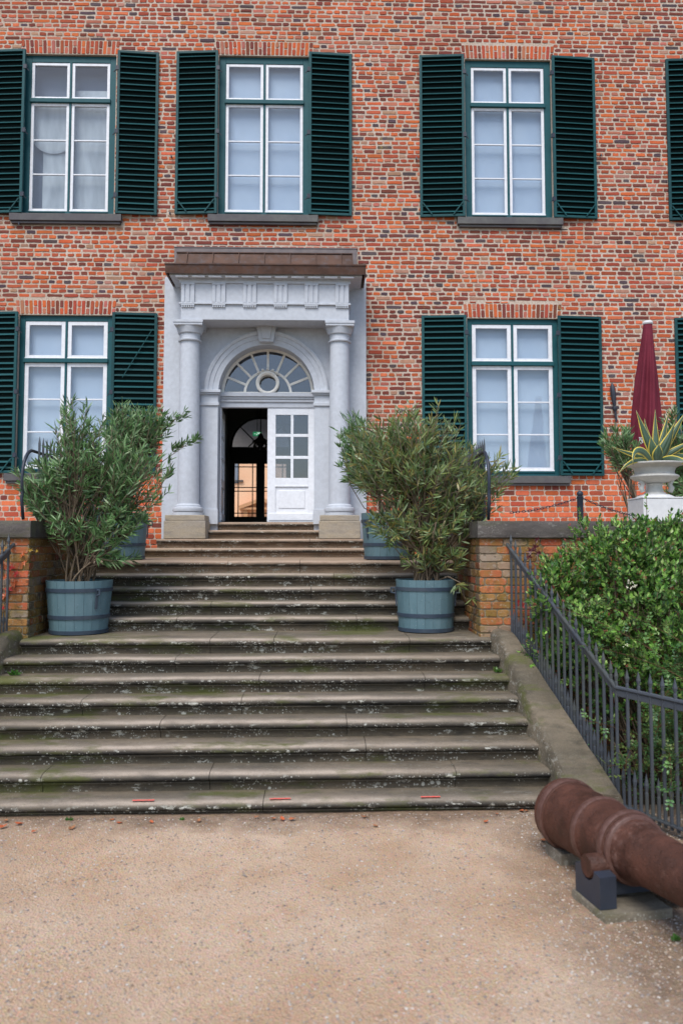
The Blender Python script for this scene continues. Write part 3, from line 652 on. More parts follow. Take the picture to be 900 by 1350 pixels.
# door leaves
def leaf(sgn):
    W_ = .865; H_ = tz0 - 2.715; f = .15; m = M(); d = .05
    px_ = lambda p: (p - 351) / 63.5 * W_          # measured across the leaf
    zz = lambda p: (692.5 - p) / 155 * H_
    xa, xb, xc_, xd = px_(362), px_(382.3), px_(386), px_(405.8)
    rows = [(zz(573), zz(547)), (zz(603), zz(577)), (zz(633), zz(607))]
    m.box(0, xa, 0, d, 0, H_); m.box(xd, W_, 0, d, 0, H_); m.box(xb, xc_, 0.004, d - .004, rows[2][0], rows[0][1])
    m.box(xa, xd, 0, d, rows[0][1], H_); m.box(xa, xd, 0, d, 0, zz(680)); m.box(xa, xd, 0, d, zz(645), rows[2][0])
    for r_ in range(2): m.box(xa, xb, .006, d - .006, rows[r_ + 1][1], rows[r_][0]); m.box(xc_, xd, .006, d - .006, rows[r_ + 1][1], rows[r_][0])
    m.box(xa, xd, .018, d - .006, zz(680), zz(645)); m.box(xa - .01, xd + .01, -.008, .001, zz(645) , zz(645) + .03); m.box(0.03, W_ - .03, -.012, .001, .03, zz(681))
    o = m.build('door_leaf', WHITE, surround, bevel=.004)
    m = M(); m.box(xa + .06, xd - .06, .006, .02, zz(674), zz(650)); m.build('raised_panel', WHITE, o, bevel=.006)
    for z0, z1 in rows:
        for a, b in ((xa, xb), (xc_, xd)): g_ = M(); g_.box(a - .004, b + .004, .022, .026, z0 - .004, z1 + .004); g_.build('pane', FANGLASS, o)
    return o
o = leaf(1); o.location = (XC + .0, YD, 2.712)
o = leaf(-1); o.location = (XC - .845, YD + .0, 2.712); o.rotation_euler = (0, 0, math.radians(92.5))

# hall behind the open door
hx0, hx1, hz1, hy1 = XC - 1.5, XC + 1.5, 6.35, 6.6
m = M(); m.box(hx0 - .1, hx0, .5, hy1, 2.5, hz1); m.box(hx1, hx1 + .1, .5, hy1, 2.5, hz1); m.box(hx0 - .1, hx1 + .1, .5, hy1 + .2, hz1, hz1 + .1)
iw = at(323, 640, hy1); IX0, IX1 = at(309, 640, hy1).x, at(337.5, 640, hy1).x; IZ1, IZ0 = at(323, 611, hy1).z, at(323, 681, hy1).z
SX = (at(343, 640, hy1).x); fR = at(343, 590, hy1).x - at(302.5, 590, hy1).x; fZ = at(330, 589, hy1).z
arch_face(m, hx0, hx1, 2.6, hz1, SX, fZ, fR, hy1, hy1 + .15)
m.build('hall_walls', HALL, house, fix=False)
m = M(); m.box(hx0, hx1, .05, hy1 + .2, 2.6, 2.705); m.build('hall_floor', HALLFLOOR, house)
yb = hy1 + .05; dw = IX1 - IX0; m = M(); IX2 = 2 * SX - IX1; IX3 = 2 * SX - IX0
m.box(SX - fR, IX0, yb, yb + .06, 2.7, fZ); m.box(IX1, IX2, yb, yb + .06, 2.7, fZ); m.box(IX3, SX + fR, yb, yb + .06, 2.7, fZ); m.box(SX - fR, SX + fR, yb - .01, yb + .07, IZ1, fZ)
m.box(SX - fR, SX + fR, yb - .012, yb + .065, 2.7, IZ0)
for a, b in ((IX0, IX1), (IX2, IX3)):
    for t in (.17, .83): m.box(a + (b - a) * t - .012, a + (b - a) * t + .012, yb + .01, yb + .04, IZ0, IZ1)
    for t in (.065, .48, .55, .94): m.box(a, b, yb + .012, yb + .042, IZ0 + (IZ1 - IZ0) * t - .012, IZ0 + (IZ1 - IZ0) * t + .012)
ring(m, SX, fZ, [(fR - .06, yb), (fR - .06, yb + .05), (fR + .01, yb + .05), (fR + .01, yb)], 24)
for t in (PI * .25, PI * .5, PI * .75): m.bar((SX, yb + .02, fZ), (SX - fR * math.cos(t), yb + .02, fZ + fR * math.sin(t)), .03, .03)
ring(m, SX, fZ, [(.14, yb), (.14, yb + .04), (.2, yb + .04), (.2, yb)], 16)
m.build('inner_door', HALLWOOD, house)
m = M(); m.box(hx0 - .5, hx1 + .5, hy1 + 1.6, hy1 + 1.75, IZ1 + .32, hz1 + .6); m.box(hx0 - .5, hx1 + .5, hy1 + .2, hy1 + 1.75, hz1 + .6, hz1 + .7); m.build('porch_vault', PORCHG, house)
g_ = M(); g_.box(SX - fR, SX + fR, yb + .05, yb + .054, 2.8, fZ + fR * .99); g_.build('inner_pane', INGLASS, house)
p = at(343, 560, 5.2); q = at(339, 572, 6.2); SG = .62
sign = thing('exit_sign', 'small green lit exit sign hanging in the dark hall behind the open door', 'sign', q)
m = M(); m.box(q.x - .11, q.x + .11, q.y, q.y + .03, q.z - .055, q.z + .055); under(sign, m.build('sign_box', EXITM))
m = M(); m.bar((q.x - .02, q.y - .003, q.z - .035), (q.x + .02, q.y - .003, q.z + .015), .014, .004); m.box(q.x - .003, q.x + .02, q.y - .005, q.y - .001, q.z + .02, q.z + .038); m.box(q.x + .04, q.x + .08, q.y - .005, q.y - .001, q.z - .035, q.z + .035); m.bar((q.x - .08, q.y - .003, q.z), (q.x - .035, q.y - .003, q.z), .011, .004); under(sign, m.build('sign_print', EXITW))
m = M(); m.tube([(q.x, q.y + .015, q.z + .08), (q.x, q.y + .015, hz1)], .008, 5); under(sign, m.build('hanger', HALLWOOD))
la = at(343.5, 590, 3.2)
lamp = thing('hanging_lantern', 'dark wrought iron lantern hanging on a rod in the hall', 'lantern', la)
m = M(); m.tube([la + Vector((0, 0, .30)), (la.x, la.y, hz1)], .010, 5); under(lamp, m.build('rod', HALLWOOD))
m = M(); m.lathe([(.02, .32), (.05, .28), (.07, .22), (.18, .14), (.19, .11), (.12, .09)], la, 12)
for i in range(6):
    a = PI * i / 3; c_, s_ = math.cos(a), math.sin(a); m.tube([la + Vector((c_ * .15, s_ * .15, .12)), la + Vector((c_ * .26, s_ * .26, .02)), la + Vector((c_ * .22, s_ * .22, -.06)), la + Vector((c_ * .1, s_ * .1, -.02))], .014, 5)
m.lathe([(.0, -.1), (.06, -.06), (.05, .0), (.09, .09)], la, 10); under(lamp, m.build('lantern_frame', HALLWOOD, smooth=40))
# courtyard beyond
yo = 24.0
oh = thing('orange_house', 'orange plastered courtyard house with a gabled doorway seen through the hall', 'house', (SX, yo, 0))
m = M(); m.box(-7, 6, yo, yo + 3, 0, 11); under(oh, m.build('wall', ORANGE))
pa, pb, pc, pd = at(318, 669, yo - .4), at(370, 669, yo - .4), at(345, 660, yo - .4), at(318, 673, yo - .4)
m = M(); m.prism([(pa.x, pa.z), (pb.x, pb.z), (pc.x, pc.z)], yo - .25, yo + .01); m.bar((pa.x - .1, yo - .3, pa.z), (pc.x, yo - .3, pc.z + .06), .16, .3, up=Vector((0, 1, 0))); m.bar((pc.x, yo - .3, pc.z + .06), (pb.x + .1, yo - .3, pb.z), .16, .3); m.box(pa.x - .1, pb.x + .1, yo - .4, yo, pa.z - .1, pa.z); under(oh, m.build('pediment', ORTRIM))
m = M(); m.box(pa.x + .1, pa.x + .3, yo - .3, yo, 0, pa.z - .1); m.box(pb.x - .3, pb.x - .1, yo - .3, yo, 0, pa.z - .1); under(oh, m.build('porch_post', ORTRIM))
wq = at(310.5, 622, yo - .05); m = M(); m.box(wq.x - .35, wq.x + .15, yo - .05, yo + .02, wq.z - .55, wq.z + .6); under(oh, m.build('window', ROOMSHADE))
wq = at(311, 634, yo - .05); m = M(); m.box(wq.x - .5, wq.x + .35, yo - .12, yo, wq.z - .04, wq.z + .04); under(oh, m.build('window_ledge', SILL))
m = M(); m.box(-8, 8, 6.9, 24, 2.4, 2.62); m.build('courtyard_ground', TGRAVEL, kind='structure')

# ------------------------------------------------------------------ stairs
stairs = thing('stone_staircase', 'wide flight of weathered sandstone steps climbing from the gravel to the door', 'staircase', (XM, -5, 0))
xr7, xr1 = 1.865, 2.04
def xr_at(i): return xr1 + (xr7 - xr1) * (i - 1) / 6
JO = {1: [-40, 348], 2: [60, 278, 600], 3: [482], 4: [213, 457], 5: [110, 319], 6: [342, 560], 7: [232], 8: [277, 361, 540], 9: [233, 470], 10: [278], 11: [410], 12: [253, 440], 13: [300, 395], 14: [265, 425], 15: [255, 408], 16: [], 17: []}
def step_block(i, xa, xb, r, deep, mat, sk, worn):
    seg = max(2, int((xb - xa) / .07)); y = SY[i]; z = SZ[i]
    prof = [(deep, 0), (.16, -.001), (.09, -.003), (.055, -.007), (.028, -.015), (.010, -.027), (.001, -.041), (.002, -.053), (.012, -.064), (.030, -.070), (.050, -.072), (.051, -.076), (.038, -.079), (.038, -.090), (.058, -.093), (.067, -.103), (.069, -r - .01), (.2, -r - .01), (deep, -r - .01)]
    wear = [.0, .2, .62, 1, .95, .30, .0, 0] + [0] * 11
    nose_dark = [0, 0, 0, 0, .05, .45, .9, 1, 1, 1, .9, .9, .5, .3, .7, .4, .15, 0, 0]  # darker tone on nosing front, underside and the creases below
    k = len(prof); vs = []; cs = []; sd_ = i * 7.3
    for s in range(seg + 1):
        x = xa + (xb - xa) * s / seg
        w1 = noise.noise((x * 1.1, sd_, 0)); w2 = noise.noise((x * 7, sd_, 3)); chip = max(0, noise.noise((x * 3.3, sd_, 9)) - .42)
        for j, (py_, pz) in enumerate(prof):
            yy = y + py_; zz = z + pz
            if 1 <= j <= 10: yy += (w1 * .006 + w2 * .003) * worn + chip * .06 * (j < 9); zz += (w2 * .002 + w1 * .004) * worn - chip * .03 * (3 <= j <= 6)
            elif j < 16: yy += w2 * .0015
            if j == 0: zz += w1 * .004
            vs.append((x, skew(x, yy) if sk else yy, zz)); cs.append((wear[j], nose_dark[j], 0))
    m = M(); m.add(vs, [(s * k + j, (s + 1) * k + j, (s + 1) * k + (j + 1) % k, s * k + (j + 1) % k) for s in range(seg) for j in range(k)] + [tuple(range(k)), tuple(range(seg * k, seg * k + k))]); m.c = cs
    return under(stairs, m.build('step_stone', mat, smooth=42))
for i in range(1, 18):
    if i <= 7: xa, xb = 2 * XM - xr_at(i), xr_at(i)
    elif i <= 13: xa, xb = XL - .02, XR + .02
    elif i == 14: xa, xb = at(178, 725, SY[14]).x, at(498, 725, SY[14]).x
    elif i == 15: xa, xb = at(206, 714, SY[15]).x, at(478.5, 714, SY[15]).x
    elif i == 16: xa, xb = COLX[0] + .352, COLX[1] - .362
    else: xa, xb = XC - .92, XC + .92
    deep = (SY[i + 1] - SY[i] + .2) if i < 17 else .5
    if i == 8: xb += .08; xa -= .0
    js = sorted(at(p, 800, SY[i]).x for p in JO[i]); cuts = [xa] + [j for j in js if xa + .2 < j < xb - .2] + [xb]
    for a, b in zip(cuts, cuts[1:]):
        mat = STEP if i < 13 else STEP_TOP
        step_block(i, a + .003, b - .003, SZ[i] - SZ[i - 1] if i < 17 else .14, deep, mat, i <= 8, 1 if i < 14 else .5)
# solid core below the treads so no gaps show
m = M(); m.box(XL - .1, XR + .1, SY[13] + .3, -.3, 0, SZ[13] - .03); m.box(XL - .02, XR + .02, SY[9] + .2, SY[13] + .35, 0, SZ[9] - .15); under(stairs, m.build('stair_core', OLDMORTAR))
# red marks on the bottom tread
for a, b, yy in ((172, 201, 1061.5), (355, 383, 1057.5), (555, 581, 1055)):
    p = atz(a, yy - 2.5, SZ[1] + .003); q = atz(b, yy - 2.5, SZ[1] + .003); m = M()
    n_ = 8; vs = []
    for s in range(n_ + 1):
        x = p.x + (q.x - p.x) * s / n_; y = skew(x, SY[1]) + .045; j = noise.noise((x * 30, 0, 0)) * .006
        vs += [(x, y + j, SZ[1] + .006), (x, y + .028 + j, SZ[1] + .006)]
    m.add(vs, [(2 * s, 2 * s + 2, 2 * s + 3, 2 * s + 1) for s in range(n_)]); under(stairs, m.build('red_mark', REDMARK))

# stringers: sloping side stones of the lower flight
def mirror(p): return Vector((2 * XM - p[0], p[1], p[2]))
def stringer(side):
    f = (lambda p: Vector(p)) if side > 0 else (lambda p: mirror(p) + Vector((.06, 0, 0)))
    o = thing('stone_stringer', 'sloping rough stone kerb %s' % ('running down the right side of the steps to the cannon' if side > 0 else 'running down the left side of the steps'), 'kerb stone', f((2.2, -6.8, 0)))
    m = M(); n_ = 26; k = 6; vs = []
    for i in range(n_ + 1):
        t = i / n_; y = YPIER - .02 + (-7.74 - YPIER) * t; s = (y - SY[1]) / (SY[7] - SY[1]); zt_ = SZ[1] + (SZ[7] - SZ[1]) * s + .13; zt_ = min(zt_, 1.36)
        zt_ = max(zt_, .12)
        xi = xr7 - .03 + (xr1 - xr7 + .03) * t; xo = 2.02 + .46 * t; j = lambda q: .012 * noise.noise((y * 6, q, side))
        prof = [(xi, -.1), (xi + j(1), zt_ - .05 - j(2)), (xi + .035, zt_ + j(3)), ((xi + xo) / 2, zt_ + .012 + j(4)), (xo - .02, zt_ - .01 + j(5)), (xo, zt_ - .05), (xo, -.1)]
        k = len(prof); vs += [f((a, y, b)) for a, b in prof]
    m.add(vs, [(i * k + j, i * k + (j + 1) % k, (i + 1) * k + (j + 1) % k, (i + 1) * k + j) for i in range(n_) for j in range(k)] + [tuple(range(k)), tuple(range(n_ * k, n_ * k + k))])
    under(o, m.build('kerb_body', STRINGER, smooth=45))
stringer(1); stringer(-1)

# ------------------------------------------------------------------ terrace walls
otones = [(.44, .14, .06), (.40, .20, .07), (.34, .17, .055), (.32, .22, .15), (.50, .12, .06), (.32, .16, .05), (.30, .23, .17), (.42, .22, .08), (.48, .15, .065)]
def terrace(side):
    x_in = XR if side > 0 else XL; x_out = 9.0 * side + (0 if side > 0 else -1)
    o = thing('terrace_wall', 'old mossy brick retaining wall with dark stone coping %s of the steps' % ('right' if side > 0 else 'left'), 'wall', (x_in, YPIER, 0))
    m = M(); a, b = sorted((x_in + side * .004, x_out)); m.box(a, b, YPIER + .004, -.001, -.05, COPZ); under(o, m.build('wall_core', OLDMORTAR))
    # coping stones, front and along the stair side
    def block(x0, x1, y0, y1):
        m = M(); nx = max(2, int((x1 - x0) / .08)); zs_ = [(y0, COPZ + .003), (y0 - .0, COPZ + .02), (y0, TZ - .02), (y0 + .02, TZ), (y1, TZ), (y1, COPZ + .003)]
        vs = []; k = len(zs_)
        for s in range(nx + 1):
            x = x0 + (x1 - x0) * s / nx
            for j, (yy, zz) in enumerate(zs_):
                d = .006 * noise.noise((x * 5, j, y0)); vs.append((x, yy + d, zz + d * .7 if 1 <= j <= 3 else zz))
        m.add(vs, [(s * k + j, (s + 1) * k + j, (s + 1) * k + (j + 1) % k, s * k + (j + 1) % k) for s in range(nx) for j in range(k)] + [tuple(range(k)), tuple(range(nx * k, nx * k + k))])
        under(o, m.build('coping_stone', COPING, smooth=50))
    L = [1.45, 1.25, 1.5, 1.3, 1.6]; x = x_in - side * .03
    for l in L:
        a, b = sorted((x, x + side * l)); block(a + .003, b - .003, YPIER - .05, YPIER + .40); x += side * l
    y = YPIER + .40
    for l in (1.3, 1.4, 1.25, 1.2):
        a, b = sorted((x_in - side * .03, x_in + side * .36)); block(a, b, y + .003, min(y + l - .003, -.25)); y += l
    # bricks: front face
    pitch = .0865; z = COPZ - .008; row = 0; stf = M(); cnt = 0
    zmin = 1.27
    while z > -.02:
        x = .0 - (row % 2) * .07; first = True
        while x < 4.2:
            L_ = R.choice((.26, .26, .13)) * R.uniform(.94, 1.06); u0, u1 = x + .004, x + L_ - .004
            if first: u0 = .0
            first = False
            if u1 > .04:
                u0 = max(u0, 0.0); a, b = sorted((x_in + side * u0, x_in + side * u1)); c_ = R.choice(otones); kk = R.uniform(.7, 1.15); c_ = tuple(q * kk for q in c_)
                P = lambda u, v, w_: (u, YPIER - w_, v)
                if x < .75 and z > zmin: mm = M(); brick(mm, P, a, b, z - pitch + .006, z - .003, c_, .003, .006); under(o, mm.build('brick', MOSSBRICK, fix=False))
                else: brick(stf, P, a, b, z - pitch + .006, z - .003, c_, .003, .006)
            x += L_
        # side face along the stair
        y = 0.0 - ((row + 1) % 2) * .07
        while y < 5.2:
            L_ = R.choice((.26, .26, .13)) * R.uniform(.94, 1.06); u0, u1 = max(0, y + .006), y + L_ - .006
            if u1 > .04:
                c_ = R.choice(otones); kk = R.uniform(.30, .62); c_ = tuple(q * kk for q in c_)  # stair-side bricks toned down: shade of this face painted into their colour
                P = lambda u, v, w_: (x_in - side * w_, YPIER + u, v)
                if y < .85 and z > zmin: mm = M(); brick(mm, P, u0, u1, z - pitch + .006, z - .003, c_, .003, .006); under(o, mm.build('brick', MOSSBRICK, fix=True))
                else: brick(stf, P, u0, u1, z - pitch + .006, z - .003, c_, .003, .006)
            y += L_
        z -= pitch; row += 1
    under(o, stf.build('brickwork', MOSSBRICK, kind='stuff', fix=False))
    # terrace surface
    a, b = sorted((x_in + side * .36, x_out)); m = M(); m.box(a, b, YPIER + .40, -.002, COPZ + .001, TZ - .03); m.build('terrace_ground', TGRAVEL, kind='structure')
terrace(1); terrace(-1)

# ------------------------------------------------------------------ iron railings on the terrace edge
def rail(side):
    x = (XR + .14) if side > 0 else (XL - .14); zt_ = at(30, 592, YPIER + .25).z; y0 = YPIER + .12; y1 = -1.0
    o = thing('iron_railing', 'black iron railing with a curved end on the terrace edge %s' % ('behind the right oleander' if side > 0 else 'behind the left oleander'), 'railing', (x, y0, TZ))
    m = M(); pts = []
    for i in range(15):
        t = i / 14; a = PI * (1.12 - .62 * t); pts.append((x - side * 0 , y0 + .30 + .30 * math.cos(a), zt_ - .36 + .36 * math.sin(a)))
    pts = [(x, y0 + .06, TZ + .02), (x, y0 - .0, TZ + .25)] + pts + [(x, y0 + .8, zt_), (x, y1, zt_)]
    m.tube(pts, .019, 8); under(o, m.build('handrail', IRON2, smooth=True))
    m = M(); m.box(x - .02, x + .02, y0 + .4, y1, TZ + .08, TZ + .10); under(o, m.build('bottom_rail', IRON2))
    y = y0 + .42
    while y < y1:
        m = M(); top = zt_ + .10
        m.bar((x + .035, y, TZ + .02), (x + .035, y, top), .022, .022); m.add([(x + .024, y - .011, top), (x + .046, y - .011, top), (x + .046, y + .011, top), (x + .024, y + .011, top), (x + .035, y, top + .09)], [(0, 1, 4), (1, 2, 4), (2, 3, 4), (3, 0, 4)])
        under(o, m.build('picket', IRON)); y += .125
rail(1); rail(-1)

# ------------------------------------------------------------------ iron fences beside the lower flight
def fence(side):
    f = (lambda p: Vector(p)) if side > 0 else (lambda p: mirror(p) + Vector((.14, 0, 0)))
    A = Vector((2.05, YPIER - .06, 1.30)); B = Vector((2.47, -7.68, .13)); Cc = Vector((3.15, -9.3, .13)); hgt = .955
    o = thing('iron_fence', 'black iron fence with spear-topped pickets %s' % ('sloping along the right side of the steps' if side > 0 else 'sloping along the left side of the steps'), 'fence', f(A))
    up = Vector((0, 0, hgt))
    m = M(); m.tube([f(A + up + (A - B).normalized() * .07), f(A + up), f(B + up), f(Cc + up)], .019, 8); under(o, m.build('top_rail', IRON, smooth=40))
    m = M(); m.bar(f(A + up * .955), f(B + up * .955), .05, .012, up=Vector((1, 0, 0))); m.bar(f(B + up * .955), f(Cc + up * .955), .05, .012, up=Vector((1, 0, 0))); under(o, m.build('rail_strap', IRON))
    m = M(); m.bar(f(A + (A - B).normalized() * .04), f(B), .012, .05, up=Vector((1, 0, 0))); m.bar(f(B), f(Cc), .012, .05, up=Vector((1, 0, 0))); under(o, m.build('bottom_rail', IRON))
    def picket(p, top, name, tip=.13):
        m = M(); p = f(p); r = .0105
        def ring4(z, q): return [(p.x - q, p.y - q, z), (p.x + q, p.y - q, z), (p.x + q, p.y + q, z), (p.x - q, p.y + q, z)]
        vs = ring4(p.z - .04, r) + ring4(top - tip, r) + ring4(top - tip + .01, r * .75) + ring4(top - tip * .62, r * 1.35) + [(p.x, p.y, top)]
        fs = [(a * 4 + i, a * 4 + (i + 1) % 4, a * 4 + 4 + (i + 1) % 4, a * 4 + 4 + i) for a in range(3) for i in range(4)] + [(12 + i, 12 + (i + 1) % 4, 16) for i in range(4)] + [(3, 2, 1, 0)]
        m.add(vs, fs); under(o, m.build(name, IRON))
    for P0, P1, skip in ((A, B, 0), (B, Cc, 1)):
        n_ = int((P1 - P0).length / (.125 if skip == 0 else .122)); n0 = n_
        for i in range(n_ + (0 if skip == 0 else 1)):
            p = P0.lerp(P1, (i + (.3 if skip == 0 else 0)) / n_); picket(p, p.z + hgt + .175, 'picket')
            q = P0.lerp(P1, (i + .5 + (.3 if skip == 0 else 0)) / n_)
            if i < n_ : picket(q, q.z + .33, 'short_picket', .16)
fence(1); fence(-1)

# ------------------------------------------------------------------ foliage
def leaf_lance(m, p, d, side, L, W_, col, droop=.25):
    d = d.normalized(); side = (side - d * side.dot(d)).normalized(); nrm = side.cross(d)
    a = p + d * L * .33 - nrm * droop * L * .05; b = p + d * L * .7 - nrm * droop * L * .18; t = p + d * L - nrm * droop * L * .4
    m.add([p, a - side * W_ * .5, a + side * W_ * .5, b - side * W_ * .42, b + side * W_ * .42, t], [(0, 1, 2), (1, 3, 4, 2), (3, 5, 4)], col)
def leaf_oval(m, p, d, side, L, W_, col):
    d = d.normalized(); side = (side - d * side.dot(d)).normalized(); nrm = side.cross(d)
    c = p + d * L * .5; t = p + d * L - nrm * L * .12
    m.add([p, p + d * L * .3 - side * W_ * .42 + nrm * W_ * .12, p + d * L * .3 + side * W_ * .42 + nrm * W_ * .12, c + d * L * .12 - side * W_ * .46 + nrm * W_ * .1, c + d * L * .12 + side * W_ * .46 + nrm * W_ * .1, t, p + d * L * .3, c + d * L * .12],
          [(0, 1, 6), (0, 6, 2), (1, 3, 7, 6), (6, 7, 4, 2), (3, 5, 7), (7, 5, 4)], col)
def rv(): 
    while True:
        v = Vector((R.uniform(-1, 1), R.uniform(-1, 1), R.uniform(-1, 1)))
        if .1 < v.length < 1: return v.normalized()
def bez(a, b, c, d, n):
    return [a * (1 - t) ** 3 + b * 3 * t * (1 - t) ** 2 + c * 3 * t * t * (1 - t) + d * t ** 3 for t in [i / n for i in range(n + 1)]]

def tub(px, py, Z, dtop, dbot, h, label, cat='plant tub', ang=0.0):
    c = atz(px, py, Z); c.y += dbot / 2 * .92; c.x = at(px, py, c.y).x; c.z = Z
    o = thing('plant_tub', label, cat, c, 'blue grey wooden tubs holding oleanders')
    m = M(); ns = 22; rt, rb = dtop / 2, dbot / 2
    def fr(t): return rb + (rt - rb) * t
    staves = []
    for i in range(ns):
        a0 = 2 * PI * i / ns + .004; a1 = 2 * PI * (i + 1) / ns - .004; k = R.uniform(.94, 1.05); vs = []
        for t in (0.0, .5, 1.0):
            for rr in (0, -.022):
                for a in (a0, (a0 + a1) / 2, a1):
                    r = fr(t) + rr; vs.append((c.x + r * math.cos(a), c.y + r * math.sin(a), Z + .012 + (h - .012) * t))
        fs = []
        for t in range(2):
            o_ = t * 6; q = o_ + 6
            fs += [(o_, o_ + 1, q + 1, q), (o_ + 1, o_ + 2, q + 2, q + 1), (o_ + 4, o_ + 3, q + 3, q + 4), (o_ + 5, o_ + 4, q + 4, q + 5), (o_ + 2, o_ + 5, q + 5, q + 2), (o_ + 3, o_, q, q + 3)]
        fs += [(12, 13, 16, 15), (13, 14, 17, 16), (0, 3, 4, 1), (1, 4, 5, 2)]
        mm = M(); mm.add(vs, fs, (k, k, k)); under(o, mm.build('stave', TUB, smooth=35))
    for t in (.05, .33, .83):
        m = M(); r = fr(t) + .004; z0 = Z + h * t - .022; z1 = z0 + .042; m.lathe([(r - .004, z0), (r + .004, z0), (r + .005 + (rt - rb) * .06, z1), (r - .004, z1)], (c.x, c.y, 0), 44); under(o, m.build('hoop', HOOP, smooth=35))
    for sa in (ang, ang + PI):
        m = M(); r = fr(.8) + .012; p = Vector((c.x + r * math.cos(sa), c.y + r * math.sin(sa), Z + h * .83)); q = Vector((c.x + fr(.5) * math.cos(sa) * 1.03, c.y + fr(.5) * math.sin(sa) * 1.03, Z + h * .48))
        m.bar(p, q, .028, .014, up=Vector((math.cos(sa), math.sin(sa), 0))); e = Vector((math.cos(sa), math.sin(sa), 0)); m.tube([p, p + e * .05, p + e * .05 + Vector((0, 0, -.05)), p + Vector((0, 0, -.06))], .012, 6); under(o, m.build('handle', HOOP))
    m = M(); m.lathe([(0.0, Z + h - .07), (fr(.95) - .024, Z + h - .07), (fr(.95) - .024, Z + h - .12)], (c.x, c.y, 0), 24); under(o, m.build('soil', SOIL))
    m = M(); m.lathe([(fr(.02) - .02, Z + .002), (fr(.02) - .02, Z + .03), (0, Z + .03)], (c.x, c.y, 0), 24); under(o, m.build('base_board', HOOP))
    return c + Vector((0, 0, h - .08))

greens_a = [(.10, .21, .075), (.14, .28, .095), (.20, .36, .14), (.075, .15, .06), (.30, .44, .22)]
greens_b = [(.14, .23, .085), (.20, .28, .09), (.28, .34, .11), (.36, .31, .10), (.10, .17, .07), (.32, .43, .22)]
def oleander(base, crowns, nst, ntip, label, greens, Lr=(.11, .17), per=16, tw=.9, seed=1, cat='shrub', longarms=(), density=1.0):
    global R
    R_old = R; R = random.Random(seed)
    o = thing('oleander', label, cat, base, 'oleanders growing in the tubs')
    st = M(); lf = M()
    tips = []
    for (c, r, wt) in crowns:
        for _ in range(int(ntip * wt)):
            v = rv() * R.random() ** .38; tips.append((Vector(c) + Vector((v.x * r[0], v.y * r[1], v.z * r[2])), Vector(c)))
    mains = []
    for i in range(nst):
        a = 2 * PI * i / nst + R.uniform(-.3, .3); rr = R.uniform(.02, .15); b = base + Vector((rr * math.cos(a), rr * math.sin(a), -.02))
        t, c = R.choice(tips); e = b.lerp(t, R.uniform(.45, .65)); e.z = b.z + (t.z - b.z) * R.uniform(.45, .6)
        e += Vector((0, 0, .05)); pts = bez(b, b + Vector((math.cos(a) * .05, math.sin(a) * .05, .15)), b.lerp(e, .6) + Vector((0, 0, .08)), e, 6)
        r0 = R.uniform(.010, .017); st.tube(pts, [r0 * (1 - .5 * k / 6) for k in range(7)], 5); mains.append(pts)
    for t, c in tips:
        best = min(mains, key=lambda q: (q[-1] - t).length + R.uniform(0, .25)); s = best[R.choice((3, 4, 5, 6))]
        mid = s.lerp(t, .55) + rv() * .05 + Vector((0, 0, -.02)); pts = bez(s, s.lerp(mid, .6), mid, t, 5); st.tube(pts, [.0065, .006, .005, .0045, .004, .003], 4)
        ax = (pts[-1] - pts[-2]).normalized(); ax = (ax + Vector((0, 0, .2)) + rv() * .35).normalized(); twig_tone = R.uniform(.75, 1.25)  # each twig draws its own random leaf tone
        nlf = int(per * 1.1 * R.uniform(.6, 1.3) * density)
        for k in range(nlf):
            u = R.random() ** 1.7; j = 5 - u * 2.2; i0 = int(j); i0 = min(4, i0); p = pts[i0].lerp(pts[i0 + 1], j - i0)
            out = rv(); out = (out - ax * out.dot(ax)).normalized(); ang = R.uniform(.35, .8) + .5 * u
            d = ax * math.cos(ang) + out * math.sin(ang) + Vector((0, 0, -.08)); cl = R.choice(greens); q = twig_tone * R.uniform(.8, 1.2)
            leaf_lance(lf, p, d, rv(), R.uniform(*Lr), R.uniform(.013, .021), (cl[0] * q, cl[1] * q, cl[2] * q), R.uniform(-.2, .8))
    for pts_, n_ in longarms:
        pts_ = [Vector(p) for p in pts_]; st.tube(pts_, [.008 - .005 * k / (len(pts_) - 1) for k in range(len(pts_))], 5)
        for k in range(n_):
            j = R.uniform(len(pts_) * .45, len(pts_) - 1.001); i0 = int(j); p = pts_[i0].lerp(pts_[i0 + 1], j - i0); dd = (pts_[i0 + 1] - pts_[i0]).normalized()
            # small side twigs with a rosette
            tp = p + rv() * .07 + Vector((0, 0, .03)); st.tube([p, tp], [.003, .002], 3)
            for _ in range(9):
                cl = R.choice(greens); q = R.uniform(.7, 1.1); leaf_lance(lf, tp, (dd + rv() * .9 + Vector((0, 0, .25))), rv(), R.uniform(*Lr) * .85, .017, (cl[0] * q, cl[1] * q, cl[2] * q), .4)
    under(o, st.build('stems', BARK, smooth=True, fix=False)); under(o, lf.build('foliage', LEAF, kind='stuff', fix=False))
    R = R_old
    return o

cA = tub(104, 838, SZ[8], .74, .63, .60, 'blue grey wooden tub standing on the landing at the left side of the steps', ang=-.75)
cB = tub(561, 835, SZ[8], .70, .63, .60, 'blue grey wooden tub standing on the landing at the right side of the steps', ang=PI * .98)
YB = SY[13] + 1.05
cC = tub(158, 738.5, SZ[13], .76, .66, .64, 'blue grey wooden tub on the upper landing, half hidden behind the left oleander', ang=.3)
cD = tub(512, 738.5, SZ[13], .76, .66, .64, 'blue grey wooden tub on the upper landing, half hidden behind the right oleander', ang=.6)

